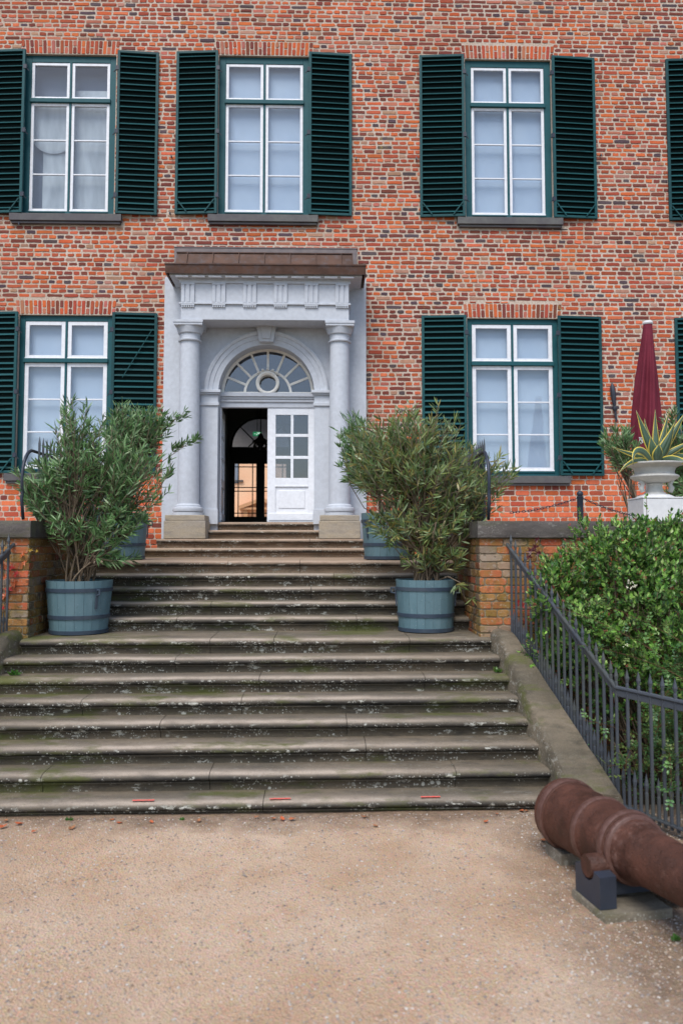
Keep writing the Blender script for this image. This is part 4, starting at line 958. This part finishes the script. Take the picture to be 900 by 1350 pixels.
def cp(px, py, Y): return at(px, py, Y)
ya = cA.y; yb2 = cB.y; yc = cC.y; yd = cD.y
oleander(cA, [(cp(125, 605, ya), (.58, .42, .50), .32), (cp(62, 640, ya), (.38, .38, .32), .22), (cp(180, 630, ya), (.42, .4, .40), .17), (cp(100, 565, ya), (.26, .3, .36), .11), (cp(120, 690, ya - .05), (.70, .36, .26), .22), (cp(150, 728, ya - .1), (.36, .25, .12), .04)],
         30, 430, 'dark green oleander spreading from the left front tub', greens_a, (.095, .145), 15, seed=3)
oleander(cC, [(cp(165, 560, yc), (.36, .35, .36), .55), (cp(205, 560, yc), (.22, .3, .3), .2), (cp(150, 620, yc), (.5, .35, .35), .25)], 14, 190, 'taller oleander on the upper left landing with a branch reaching to the white column', greens_a, (.10, .15), 14, seed=5,
         longarms=[([cC, cp(190, 640, yc), cp(215, 608, yc - .1), cp(238, 592, yc - .2), cp(255, 580, yc - .2)], 14), ([cC, cp(195, 620, yc), cp(215, 570, yc - .1), cp(228, 555, yc - .2), cp(246, 545, yc - .2)], 12), ([cC, cp(190, 660, yc), cp(208, 650, yc - .2), cp(222, 622, yc - .2), cp(228, 608, yc - .2)], 8)])
oleander(cB, [(cp(555, 610, yb2), (.66, .45, .50), .30), (cp(625, 632, yb2), (.48, .4, .44), .22), (cp(495, 600, yb2), (.42, .38, .44), .18), (cp(555, 558, yb2), (.55, .38, .26), .12), (cp(560, 690, yb2 - .1), (.80, .34, .30), .24), (cp(575, 735, yb2 - .1), (.5, .25, .12), .05)],
         32, 500, 'large olive green oleander spreading from the right front tub', greens_b, (.095, .155), 15, seed=8,
         longarms=[([cB, cp(590, 760, yb2 - .3), cp(606, 768, yb2 - .4), cp(612, 788, yb2 - .42), cp(616, 796, yb2 - .42)], 4)])
oleander(cD, [(cp(478, 605, yd), (.34, .35, .45), .6), (cp(462, 570, yd), (.22, .3, .3), .2), (cp(520, 600, yd), (.4, .35, .4), .3)], 14, 210, 'darker oleander on the upper right landing in front of the right column', greens_a, (.10, .15), 14, seed=9,
         longarms=[([cD, cp(480, 670, yd), cp(462, 640, yd - .1), cp(452, 600, yd - .2), cp(447, 575, yd - .2)], 8)])

# shrub behind the right fence
def viburnum(side=1):
    global R
    R_old = R; R = random.Random(21)
    o = thing('viburnum_shrub', 'dense bright green shrub with pink buds rising behind the right iron fence', 'shrub', (3.3, -6.6, 0))
    lf = M(); st = M(); bud = M()
    blobs = [((2.62, -6.1, 1.68), (.44, .38, .50)), ((2.5, -6.15, 1.95), (.25, .25, .25)), ((2.95, -6.2, 2.25), (.42, .35, .27)), ((3.5, -6.15, 2.32), (.4, .3, .22)), ((3.9, -6.1, 2.32), (.5, .35, .25)), ((3.35, -6.5, 1.45), (.75, .6, .72)), ((3.1, -6.4, 1.95), (.52, .42, .42)), ((3.9, -6.4, 1.75), (.7, .6, .62)), ((2.95, -6.55, 1.0), (.45, .4, .45)), ((3.7, -6.9, 1.2), (.7, .5, .6)), ((4.6, -6.4, 1.5), (.8, .7, .8)), ((2.45, -6.2, 1.15), (.22, .2, .25)), ((2.36, -6.38, 1.72), (.24, .26, .30)), ((2.32, -6.25, 1.15), (.2, .25, .3)), ((2.55, -6.75, 1.45), (.22, .26, .26)), ((3.55, -6.1, 2.1), (.45, .4, .32)), ((4.1, -6.2, 2.1), (.5, .4, .3))]
    cols = [(.13, .30, .055), (.21, .42, .075), (.29, .52, .10), (.07, .18, .04), (.05, .13, .035), (.14, .27, .08), (.42, .60, .18)]
    base = Vector((3.3, -6.5, 0))
    for c, r in blobs:
        n_ = int(2000 * (r[0] * r[2]) / .5) + 200; c = Vector(c)
        for _ in range(7): 
            t = c + Vector((R.uniform(-.5, .5) * r[0], R.uniform(-.5, .5) * r[1], R.uniform(-.2, .8) * r[2])); b = base + Vector((R.uniform(-.3, .3), R.uniform(-.2, .2), 0)); st.tube(bez(b, b.lerp(t, .3), t.lerp(b, .2), t, 5), [.014, .012, .010, .008, .006, .004], 4)
        for _ in range(n_ // 5):
            v = rv(); ra = R.random() ** .28; v2 = Vector((v.x * r[0], v.y * r[1], v.z * r[2])) * ra; bump_ = 1 + .16 * noise.noise(c + v * 2.1) + .12 * noise.noise((c + v2) * 5); p = c + v2 * bump_
            if p.z < .45: continue
            ax = (v + Vector((0, -.3, .9)) + rv() * .3).normalized(); L_ = R.uniform(.05, .16); q = p + ax * L_; st.tube([p, q], [.004, .003], 3); twig_tone = R.uniform(.7, 1.25)  # leaf tone varies at random from shoot to shoot
            for k in range(R.choice((7, 8, 10))):
                u = k / 9; pp = p.lerp(q, min(1, u * 1.1)); out = rv(); out = (out - ax * out.dot(ax)).normalized(); ang = 1.1 - .6 * u; d = ax * math.cos(ang) + out * math.sin(ang)
                cl = R.choice(cols); kq = twig_tone * (.8 + .45 * u); leaf_oval(lf, pp, d, ax.cross(out), R.uniform(.045, .07), R.uniform(.024, .036), (cl[0] * kq, cl[1] * kq, cl[2] * kq))
            if R.random() < .16:
                for _ in range(7): e = q + rv() * .014 + ax * .012; bud.tube([e - ax * .004, e + ax * .006], [.0055, .004], 4, (.30, .08, .06))
    # two sprays rising before the urn pedestal
    for px, y0, y1 in ((852, 690, 652), (882, 690, 672), (822, 705, 690), (765, 705, 668)):
        a = cp(px, y0 + 15, -6.1); b = cp(px + R.uniform(-2, 2), y1, -6.1); st.tube([a, a.lerp(b, .5), b], [.005, .004, .003], 4); ax = (b - a).normalized()
        for k in range(22):
            p = a.lerp(b, R.uniform(.2, 1)); out = rv(); out = (out - ax * out.dot(ax)).normalized(); cl = R.choice(cols); leaf_oval(lf, p, ax * .6 + out * .8, ax.cross(out), R.uniform(.035, .055), .026, cl)
    # white flower head
    for (px, py, k_) in ((830, 768, 12), (834, 774, 13), (828, 776, 6), (823, 852, 4)):
        c = cp(px, py, -6.98)
        for _ in range(k_): e = c + Vector((R.uniform(-.026, .026), R.uniform(-.02, .01), R.uniform(-.014, .018))); bud.tube([e, e + Vector((0, -.006, .008))], [.005, .006], 5, (.62, .60, .46))
    under(o, st.build('stems', BARK, smooth=True, fix=False)); under(o, lf.build('foliage', LEAF, kind='stuff', fix=False)); n_ = under(o, bud.build('buds_and_flowers', PEBBLE, kind='stuff', fix=False))
    R = R_old
viburnum()
# trailing rose behind and through the lower fence
def rose():
    global R
    R_old = R; R = random.Random(31)
    o = thing('trailing_rose', 'trailing rose with arching reddish canes and small leaves behind the lower right fence', 'shrub', (3.3, -7.6, 0))
    lf = M(); st = M(); cols = [(.08, .20, .07), (.11, .26, .08), (.16, .32, .09), (.06, .14, .05), (.19, .27, .07)]
    def cane(pts, n_, r=.005, colr=1.0):
        pts = [Vector(p) for p in pts]; q = bez(pts[0], pts[1], pts[2], pts[3], 10); st.tube(q, [r * (1 - .06 * i) for i in range(11)], 4, (.10, .05, .025))
        for k in range(n_):
            j = R.uniform(1, 9.99); i0 = int(j); p = q[i0].lerp(q[i0 + 1], j - i0); d = (rv() + Vector((0, -.4, .15))).normalized()
            e = p + d * .10; st.tube([p, e], [.0018, .0012], 3, (.12, .12, .04)); sd_ = d.cross(Vector((0, 0, 1))).normalized(); cl = R.choice(cols); kk = R.uniform(.7, 1.2) * colr; cl = tuple(c * kk for c in cl)
            for t, s in ((.4, 1), (.4, -1), (.7, 1), (.7, -1), (1, 0)):
                leaf_oval(lf, p.lerp(e, t), (d * (.4 if s else 1) + sd_ * s).normalized(), d if s else sd_, R.uniform(.026, .038), R.uniform(.018, .026), cl)
    for i in range(62):
        b = Vector((R.uniform(2.75, 4.6), R.uniform(-7.9, -6.6), 0.02)); b.y = max(b.y, -8.6); hh = R.uniform(.5, 1.25); e = b + Vector((R.uniform(-.7, .5), R.uniform(-.7, .3), hh * .55))
        cane((b, b + Vector((0, 0, hh)), e + Vector((0, 0, hh * .6)), e), 34)
    for (a, c_) in (((900, 1010), (770, 950)), ((890, 1035), (800, 1010)), ((900, 1060), (815, 1045)), ((890, 900), (760, 850)), ((860, 870), (730, 800)), ((900, 860), (770, 790))):
        A = cp(a[0] + 15, a[1], -7.6); E = cp(c_[0], c_[1], -7.62 if c_[1] > 900 else -7.2); cane((A, A + Vector((-.1, 0, .12)), E.lerp(A, .3) + Vector((0, 0, .08)), E), 22)
    for i in range(14):   # tall canes over the shrub front
        b = Vector((R.uniform(3.0, 4.2), R.uniform(-7.3, -7.0), .1)); e = Vector((b.x + R.uniform(-.7, .3), -7.35, R.uniform(1.0, 1.7))); cane((b, b + Vector((0, 0, .9)), e + Vector((.2, 0, .25)), e), 16)
    under(o, st.build('canes', PEBBLE, smooth=True, fix=False)); under(o, lf.build('foliage', LEAF, kind='stuff', fix=False)); R = R_old
rose()
# left bed shrubs just outside the frame edge carry no detail; ivy-like creeper with red leaves on both terrace walls
def five(m, p, s, nrm, rot, col):
    nrm = nrm.normalized(); u = nrm.orthogonal().normalized(); v = nrm.cross(u); pts = []
    for k in range(5):
        a = rot + (k - 2) * .95; 
        for da, rr in ((-.32, .42), (0, 1.0 - .12 * abs(k - 2)), (.32, .42)): pts.append(p + (u * math.cos(a + da) + v * math.sin(a + da)) * s * rr + nrm * (R.uniform(-.1, .1) * s))
    m.add([p - nrm * .1 * s] + pts, [(0, i, i + 1) for i in range(1, 15)], col)
def creeper(label, spots, loc):
    o = thing('virginia_creeper', label, 'climbing plant', loc)
    st = M(); prev = None; trail = []
    for (px, py, s, Y, col) in spots:
        p = at(px, py, Y); m = M(); five(m, p, s, Vector((R.uniform(-.5, .5), -1, R.uniform(-.1, .5))), R.uniform(-2.2, -1), col); under(o, m.build('leaf', LEAF, fix=False))
        prev = p; trail.append(p + Vector((0, .02, 0)))
    st.tube(trail, .003, 4); under(o, st.build('vine_stem', BARK))
red = (.55, .045, .04); orr = (.60, .14, .04); mar = (.12, .02, .03); yel = (.55, .36, .05)
yl = YPIER - .04
creeper('creeper with bright red and orange leaves on the left brick pier', [(15, 750, .075, yl, red), (22, 757, .06, yl, red), (8, 762, .06, yl, orr), (20, 770, .07, yl, orr), (12, 778, .065, yl, red), (6, 786, .07, yl, orr), (3, 742, .06, yl, orr), (3, 803, .06, yl, red), (30, 732, .05, yl, orr), (33, 742, .05, yl, orr), (41, 726, .035, yl, yel), (49, 727, .03, yl, yel)], at(15, 760, yl))
yr = YPIER - .12
creeper('creeper with red and maroon leaves on the brick wall behind the right fence', [(684, 794, .05, yr, red), (690, 798, .06, yr, red), (694, 790, .04, yr, orr), (681, 800, .05, yr, red), (688, 808, .045, yr, yel), (692, 820, .06, yr, (.4, .08, .06)), (697, 826, .06, yr, (.3, .08, .06)), (690, 832, .05, yr, (.35, .08, .05)), (696, 842, .05, yr, orr), (694, 852, .05, yr, orr), (700, 815, .05, yr, mar), (700, 727, .075, yr, mar), (706, 722, .07, yr, mar), (710, 730, .06, yr, mar), (697, 735, .06, yr, mar), (708, 712, .05, yr, mar)], at(690, 800, yr))

# ------------------------------------------------------------------ cannon
c0 = Vector((1.77, -8.52, .338)); c1 = Vector((2.04, -9.85, .415)); ax = (c1 - c0).normalized(); 
can = thing('cannon_barrel', 'old rust brown cannon barrel lying on stone blocks beside the steps', 'cannon', c0)
prof = [(0.0, -.012), (.12, -.012), (.185, .0), (.222, .012), (.236, .035), (.238, .055), (.230, .075), (.238, .085), (.246, .105), (.238, .13), (.226, .14), (.232, .155), (.226, .17), (.224, .34), (.214, .46), (.222, .475), (.228, .49), (.226, .505), (.214, .52), (.205, .60), (.200, .74), (.214, .75), (.222, .765), (.220, .78), (.203, .79), (.203, .80), (.193, .81), (.170, .95), (.172, .96), (.166, .975), (.12, 2.1), (.17, 2.13), (.175, 2.2), (.16, 2.25), (.07, 2.25), (.065, 1.9), (0, 1.9)]
m = M(); m.lathe([(a, b * 1.15) for a, b in prof], c0 - ax * .06, 64, axis=ax, wob=lambda a, z: 1 + .006 * noise.noise((math.cos(a) * 1.5, math.sin(a) * 1.5, z * 5))); under(can, m.build('barrel', RUST, smooth=40))
for s0, rr_, wd in ((.06, .247, .035), (.50, .229, .03), (.818, .223, .028), (.88, .210, .02)):
    m = M(); m.lathe([(rr_ - .006, -wd), (rr_ + .001, -wd * .6), (rr_ + .003, 0), (rr_ + .001, wd * .6), (rr_ - .006, wd)], c0 + ax * s0, 64, axis=ax); under(can, m.build('reinforcing_ring', RUSTPALE, smooth=50))
tc = c0 + ax * .83; sdv = Vector((ax.y, -ax.x, 0)).normalized(); 
if sdv.x > 0: sdv = -sdv
sdv.z = 0
TD = tc + Vector((0, 0, -.085))
for s in (1, -1):
    m = M(); m.lathe([(.0, .0), (.075, .0), (.070, .185), (.064, .192), (0, .192)], TD + sdv * s * .12, 28, axis=sdv * s); under(can, m.build('trunnion', RUST, smooth=40))
# iron cradle
cr = thing('iron_cradle', 'dark blue-black iron cradle carrying the trunnions of the cannon', 'support', (TD.x, TD.y, GZ))
zsl = GZ + .045
for s in (1, -1):
    ctr = TD + sdv * s * .25; m = M(); pol = []
    hw = .145; zt_ = TD.z + .055; 
    prf = [(-hw, zsl), (hw, zsl), (hw, TD.z - .015), (.079, TD.z - .005)] + [(.078 * math.cos(t), TD.z - .002 + .078 * math.sin(t) * -1) for t in [PI * i / 8 for i in range(9)]] + [(-.079, TD.z - .012), (-hw, TD.z - .03)]
    n_ = len(prf); th = .055
    vs = [Vector((ctr.x, ctr.y, 0)) + ax * a * 1.0 * (1) - sdv * th * q + Vector((0, 0, b - (ax.z * a))) for q in (-1, 1) for a, b in prf]
    m.add(vs, [tuple(range(n_)), tuple(range(2 * n_ - 1, n_ - 1, -1))] + [(i, (i + 1) % n_, n_ + (i + 1) % n_, n_ + i) for i in range(n_)]); under(cr, m.build('cradle_plate', IRON2, bevel=.004))
m = M(); m.bar(TD + sdv * .24 + Vector((0, 0, -.14)), TD - sdv * .24 + Vector((0, 0, -.14)), .05, .08, up=Vector((0, 0, 1))); under(cr, m.build('cross_bar', IRON2))
def rough_block(name, label, cat, ctr, ex, ey, z0, z1, ang, mat, rough=.012):
    import bmesh
    bm = bmesh.new(); bmesh.ops.create_cube(bm, size=1); bmesh.ops.subdivide_edges(bm, edges=bm.edges, cuts=5, use_grid_fill=True)
    ca, sa = math.cos(ang), math.sin(ang)
    for v in bm.verts:
        x, y, z = v.co.x * ex, v.co.y * ey, z0 + (v.co.z + .5) * (z1 - z0); nn = Vector((x, y, z)) * 6; k = rough
        rr = (abs(v.co.x) > .49) + (abs(v.co.y) > .49) + (abs(v.co.z) > .49)
        if rr >= 2: x *= .975; y *= .975
        x += k * noise.noise(nn) ; y += k * noise.noise(nn + Vector((9, 0, 0))); z += k * .5 * noise.noise(nn + Vector((0, 9, 0)))
        v.co = (ctr[0] + ca * x - sa * y, ctr[1] + sa * x + ca * y, z)
    me = bpy.data.meshes.new(name); bm.to_mesh(me); bm.free(); me.materials.append(mat); me.polygons.foreach_set('use_smooth', [True] * len(me.polygons)); me.set_sharp_from_angle(angle=math.radians(50))
    o = bpy.data.objects.new(name, me); C.objects.link(o); return tag(o, label, cat)
aa = math.atan2(sdv.y, sdv.x)
A_, B_, C_ = atz(754, 1172, zsl), atz(792, 1207, zsl), atz(886, 1197, zsl)
e1 = (A_ - B_); e2 = (C_ - B_); ctr_ = B_ + (e1 + e2) / 2
rough_block('foundation_slab', 'rough grey stone slab lying under the iron cradle of the cannon', 'stone slab', (ctr_.x, ctr_.y), e2.length, e1.length + .02, GZ - .04, zsl, math.atan2(e2.y, e2.x), SLAB, .02)
bp = c0 + ax * .10
rough_block('rear_stone_block', 'small mossy stone block propping the thick end of the cannon', 'stone block', (bp.x + .02, bp.y + .02), .36, .26, GZ - .03, c0.z - .21, aa, SLAB, .03)

# ------------------------------------------------------------------ urn, agave, umbrella, chain post
YU = -4.6
pu_ = at(863.5, 686, YU); ux = pu_.x
zb0 = TZ - .03; px_u = 1050 / (YU + 14.4)
ped = thing('stone_pedestal', 'white painted square pedestal under the agave urn on the terrace', 'pedestal', (ux, YU, zb0))
zt1 = at(863, 657, YU - .25).z; hw = .25
m = M(); m.box(ux - hw, ux + hw, YU - hw, YU + hw, zb0, zt1); under(ped, m.build('pedestal_block', PEDM, bevel=.01))
m = M(); m.lathe([(hw * 1.32, zt1), (hw * 1.30, zt1 + .012), (.19, zt1 + .05), (.15, zt1 + .06), (0, zt1 + .06)], (ux, YU, 0), 4); 
m = M(); m.box(ux - hw - .006, ux + hw + .006, YU - hw - .006, YU + hw + .006, zt1 + .001, zt1 + .02)
m.lathe([(.24, zt1 + .02), (.22, zt1 + .035), (.17, zt1 + .06), (.0, zt1 + .06)], (ux, YU, 0), 32); under(ped, m.build('pedestal_cap', PEDM, bevel=.004, smooth=35))
urn = thing('stone_urn', 'pale stone garden urn with a wide rim on a short foot', 'urn', (ux, YU, zt1 + .06))
zr = at(865, 607, YU - .35).z; zf = zt1 + .06; S_ = (zr - zf)
m = M(); m.lathe([(.135, zf), (.13, zf + .02), (.105, zf + .035), (.092, zf + .07), (.085, zf + .13 * S_ / .45), (.10, zf + .155 * S_ / .45), (.075, zf + .165 * S_ / .45)], (ux, YU, 0), 40)
u = lambda t: zf + S_ * t
m.lathe([(.07, u(.36)), (.16, u(.40)), (.245, u(.47)), (.275, u(.52)), (.29, u(.56)), (.285, u(.60)), (.255, u(.635)), (.235, u(.66)), (.235, u(.74)), (.25, u(.84)), (.29, u(.90)), (.345, u(.935)), (.365, u(.95)), (.368, u(.985)), (.355, u(1.0)), (.33, u(.995)), (.27, u(.93)), (0, u(.9))], (ux, YU, 0), 48)
under(urn, m.build('urn_body', URNM, smooth=38))
m = M()
for s in (-1, 1):
    bx_ = Vector((ux + s * .17, YU - .05, zf + .13)); m.tube([bx_ + Vector((0, 0, -.10)), bx_ + Vector((s * .02, 0, -.05)), bx_, bx_ + Vector((s * .03, 0, .05)), bx_ + Vector((0, 0, .10))], [.03, .035, .028, .034, .022], 8)
under(urn, m.build('foot_ornament', URNM, smooth=True))
ag = thing('agave_plant', 'variegated agave with yellow-edged leaves growing in the stone urn', 'plant', (ux, YU, u(.93)))
def agave_leaf(pts, w0):
    pts = [Vector(p) for p in pts]; q = bez(*pts, 12); m = M(); n_ = 12; green = (.07, .125, .075); yc_ = (.70, .56, .10)
    fwd = Vector((0, -1, 0)); rows = []
    for i, p in enumerate(q):
        t = i / n_; d = (q[min(i + 1, n_)] - q[max(i - 1, 0)]).normalized(); sd_ = d.cross(fwd)
        sd_ = sd_.normalized() if sd_.length > .2 else Vector((1, 0, 0)); nn = sd_.cross(d)
        w_ = w0 * 1.2 * (.75 + 1.0 * t * (1 - t) * 2) * (1 - t ** 2.2) + .002; e = min(.011, w_ * .35)
        rows.append([p - sd_ * w_ + nn * w_ * .5 * -1, p - sd_ * (w_ - e) + nn * w_ * .3 * -1, p, p + sd_ * (w_ - e) - nn * w_ * .3, p + sd_ * w_ - nn * w_ * .5])
    for cols_, c in (((0, 1), yc_), ((1, 2), green), ((2, 3), green), ((3, 4), yc_)):
        vs = []; 
        for r_ in rows: vs += [r_[cols_[0]], r_[cols_[1]]]
        k = R.uniform(.85, 1.2); m.add(vs, [(2 * i, 2 * i + 1, 2 * i + 3, 2 * i + 2) for i in range(n_)], tuple(a * k for a in c))
    o = m.build('leaf', AGAVE, smooth=True, fix=False); sl = o.modifiers.new('thick', 'SOLIDIFY'); sl.thickness = .006; under(ag, o)
G = lambda px, py, dy=0: at(px, py, YU + dy)
for tip, mid, w_, dy in (((838, 541), (851, 575), .042, -.05), ((863, 540), (864, 575), .034, .1), ((881, 542), (874, 580), .034, .12), ((889, 556), (879, 590), .055, -.1), ((905, 540), (886, 575), .040, .0), ((857, 575), (860, 590), .05, -.12),
                         ((920, 578), (893, 590), .030, -.05), ((925, 598), (895, 600), .032, .0), ((849, 552), (853, 580), .036, .15), ((868, 585), (868, 595), .05, -.15)):
    b = G(866, 607, dy * .3); e = G(*tip, dy); k = G(*mid, dy); agave_leaf((b, b.lerp(k, .6), k.lerp(e, .3), e), w_)
agave_leaf((G(858, 608, -.1), G(850, 590, -.2), G(832, 585, -.36), G(834, 613, -.40)), .034)
agave_leaf((G(858, 608), G(848, 602, -.1), G(825, 598, -.1), G(806, 589, -.1)), .026)
agave_leaf((G(856, 609), G(846, 604, -.2), G(828, 604, -.36), G(814, 626, -.36)), .024)
agave_leaf((G(870, 608), G(885, 600, -.2), G(905, 604, -.3), G(915, 625, -.36)), .03)

YM = -2.9
um = thing('closed_parasol', 'closed burgundy parasol standing on the terrace behind the urn', 'parasol', at(852, 680, YM))
uxm = at(855, 500, YM).x; zt_ = at(855, 427, YM).z; zb = at(850, 602, YM).z; Hh = zt_ - zb
R1 = at(869, 560, YM).x - at(853, 560, YM).x
def fold(a, z):
    t = (zt_ - z) / Hh; k = min(1, t * 2.5); return 1 + k * (.20 * math.sin(5 * a + 2.2 * t + .5) + .11 * math.sin(9 * a + 2.2 + t * 3) + .05 * math.sin(17 * a + t * 7)) * 1.15
m = M(); pr_ = []
for i in range(41):
    t = i / 40; r = (.058 + .62 * t ** .9 * .28 / .28 * R1) if t < .7 else (.058 + .62 * .7 ** .9 * R1 + (t - .7) * .25 * R1)
    r = .06 + (R1 * .92 - .06) * min(1, t / .72) ** .9; r *= 1 - .10 * max(0, (t - .8) / .2); pr_.append((r, zt_ - Hh * t))
vs = []; nseg = 96
for j, (r, z) in enumerate(pr_):
    for k in range(nseg):
        a = 2 * PI * k / nseg; rr = r * fold(a, z); lean = -.08 * (zt_ - z) / Hh; hem = 0
        if j >= 34: hem = -(j - 34) / 6 * (.14 + .16 * math.sin(2.5 * a + 1.0) + .05 * math.sin(7 * a)) * Hh * .16 / .3
        vs.append((uxm + lean + rr * math.cos(a), YM + rr * math.sin(a), z + hem))
m.add(vs, [(j * nseg + k, j * nseg + (k + 1) % nseg, (j + 1) * nseg + (k + 1) % nseg, (j + 1) * nseg + k) for j in range(40) for k in range(nseg)]); cl_ = m.build('cloth', CLOTH, smooth=True); under(um, cl_)
m = M(); m.lathe([(.068, zt_ - .01), (.075, zt_ + .01), (.06, zt_ + .04), (.0, zt_ + .05)], (uxm, YM, 0), 20); under(um, m.build('cap', PEDM, smooth=40))
m = M(); m.tube([(uxm - .08, YM, TZ - .02), (uxm, YM, zt_)], .028, 10); under(um, m.build('pole', PEDM, smooth=True))
# lower cloth flap with white print
m = M(); fa, fb = at(840, 590, YM - .12), at(853, 655, YM - .12); pts = [(fa.x, at(840, 570, YM).z), (fb.x, at(840, 570, YM).z), (fb.x - .03, at(846, 640, YM).z), (fa.x + .03, at(846, 646, YM).z)]
m.prism([pts[3], pts[2], pts[1], pts[0]], YM - .13, YM - .11); under(um, m.build('valance_flap', CLOTH))
m = M()
def seg(a, b, t=.018): 
    A_, B_ = at(*a, YM - .135), at(*b, YM - .135); m.bar(A_, B_, t, .003)
seg((841.5, 577), (846, 577.5)); seg((843.5, 577), (842.5, 583)); seg((845, 579), (846.5, 584)); seg((842.5, 583), (845, 585)); seg((840, 637), (843, 637), .02); seg((841.5, 637), (841.5, 643), .02); under(um, m.build('print', PRINT))
# dark oleander behind the urn
def backbush(label, crowns, b, n_, seed):
    return oleander(b, crowns, 8, n_, label, greens_a, (.10, .15), 13, seed=seed)
bb = at(835, 680, -3.4); bb.z = TZ
o = backbush('loose oleander with thin leaves beside the burgundy parasol', [(at(812, 578, -3.4), (.24, .25, .18), .7), (at(825, 600, -3.4), (.25, .2, .25), .3)], bb, 70, 41); o['group'] = 'shrubs growing on the terrace'
bb = at(905, 690, -3.2); bb.z = TZ
o = backbush('dark shrub on the terrace behind the right side of the urn', [(at(890, 600, -3.2), (.30, .3, .5), .5), (at(905, 640, -3.2), (.38, .3, .5), .5), (at(880, 560, -3.2), (.12, .2, .25), .15)], bb, 150, 43); o['group'] = 'shrubs growing on the terrace'

YP = -5.1
pp = at(764.5, 686, YP); zp0 = TZ - .01; zp1 = at(764.5, 655, YP).z
bo = thing('bollard', 'dark iron bollard with a ball top holding two chains on the terrace', 'bollard', (pp.x, YP, zp0))
m = M(); m.lathe([(.036, zp0), (.036, zp1 - .01), (.040, zp1 - .005), (.040, zp1 + .005), (.022, zp1 + .012)], (pp.x, YP, 0), 20); under(bo, m.build('post', IRON2, smooth=40))
m = M(); rb_ = .038; m.lathe([(rb_ * math.sin(PI * i / 12) + (0 if 0 < i < 12 else 0), zp1 + .035 - rb_ * math.cos(PI * i / 12)) for i in range(13)], (pp.x, YP, 0), 20); under(bo, m.build('ball_top', IRON2, smooth=True))
def chain(p0, p1, sag, label):
    o = thing('iron_chain', label, 'chain', p0); L_ = (p1 - p0).length; n_ = int(L_ / .036)
    for i in range(n_):
        t = (i + .5) / n_; p = p0.lerp(p1, t) - Vector((0, 0, sag * 4 * t * (1 - t))); t2 = t + .01; d = (p0.lerp(p1, t2) - Vector((0, 0, sag * 4 * t2 * (1 - t2))) - p).normalized()
        a = (Vector((0, 1, 0)) if i % 2 else Vector((0, 0, 1))); sd_ = d.cross(a).normalized(); m = M()
        pts = [p + d * .024 * math.cos(u_) + sd_ * .011 * math.sin(u_) for u_ in [2 * PI * k / 8 for k in range(9)]]; m.tube(pts, .0045, 4, caps=False); under(o, m.build('link', IRON2, fix=False))
chain(Vector((pp.x - .04, YP, zp1 - .02)), at(672, 676, YP), .03, 'sagging iron chain running left from the bollard towards the oleander')
chain(Vector((pp.x + .04, YP, zp1 - .02)), at(838, 680, YP + .3), .025, 'sagging iron chain between the bollard and the white pedestal')

# ------------------------------------------------------------------ small things
pos = [(8, 1082), (26, 1086), (4, 1090), (45, 1096), (95, 1092), (148, 1081), (158, 1085), (200, 1084), (262, 1082), (338, 1077), (361, 1079), (372, 1080), (385, 1080), (480, 1077), (495, 1089), (655, 1073), (687, 1069), (694, 1069), (715, 1108), (640, 1083)]
ORD = 'leftmost second third fourth fifth sixth seventh eighth ninth tenth eleventh twelfth thirteenth fourteenth fifteenth sixteenth seventeenth eighteenth nineteenth rightmost'.split()
pos.sort()
for i, (px, py) in enumerate(pos):
    p = atz(px, py, GZ + .012); m = M(); s = R.uniform(.02, .035); a = R.random() * 6; vs = []
    for k, (u_, v_, t) in enumerate(((-1, 0, .1), (-.4, .6, .5), (.4, .55, .2), (1.2, 0, .6), (.4, -.55, .35), (-.4, -.6, .1), (0, 0, -.1))): vs.append((p.x + s * (math.cos(a) * u_ - math.sin(a) * v_), p.y + s * (math.sin(a) * u_ + math.cos(a) * v_), p.z + s * t * .8))
    m.add(vs, [(6, k, (k + 1) % 6) for k in range(6)]); o = m.build('fallen_leaf', FLEAF); tag(o, (ORD[i] + ' small dry leaf on the gravel by the bottom step' if i in (0, 19) else ORD[i] + ' small dry leaf from the left on the gravel by the bottom step'), 'leaf', 'fallen leaves along the bottom step')
# weeds
def weed(p, n_, s, label):
    m = M()
    for k in range(n_): d = rv(); d.z = abs(d.z) + .5; leaf_lance(m, p + Vector((R.uniform(-1, 1) * s * .5, R.uniform(-.6, .2) * s * .4, 0)), d, rv(), s * R.uniform(.5, 1), s * .3, (.07 * R.uniform(.7, 1.3), .20 * R.uniform(.7, 1.2), .03), .6)
    return tag(m.build('weed', LEAF, fix=False), label, 'weed')
q = at(25, 887, SY[7] + .0); q.z = SZ[6] + .004; q.y = skew(q.x, SY[6]) + .2; weed(q, 26, .07, 'small green weed at the left end of a step')
q = at(655, 884, SY[7]); q.z = SZ[6] + .004; q.y = skew(q.x, SY[6]) + .2; weed(q, 26, .07, 'small green weed at the right end of a step beside the stone kerb')
weed(atz(890, 1240, GZ), 16, .05, 'tiny green weed in the gravel at the right edge below the cannon')
weed(atz(92, 1082, GZ), 14, .04, 'tiny green weed at the foot of the bottom step on the left')
weed(atz(240, 1081, GZ), 14, .035, 'tiny green weed between dry leaves at the foot of the bottom step')
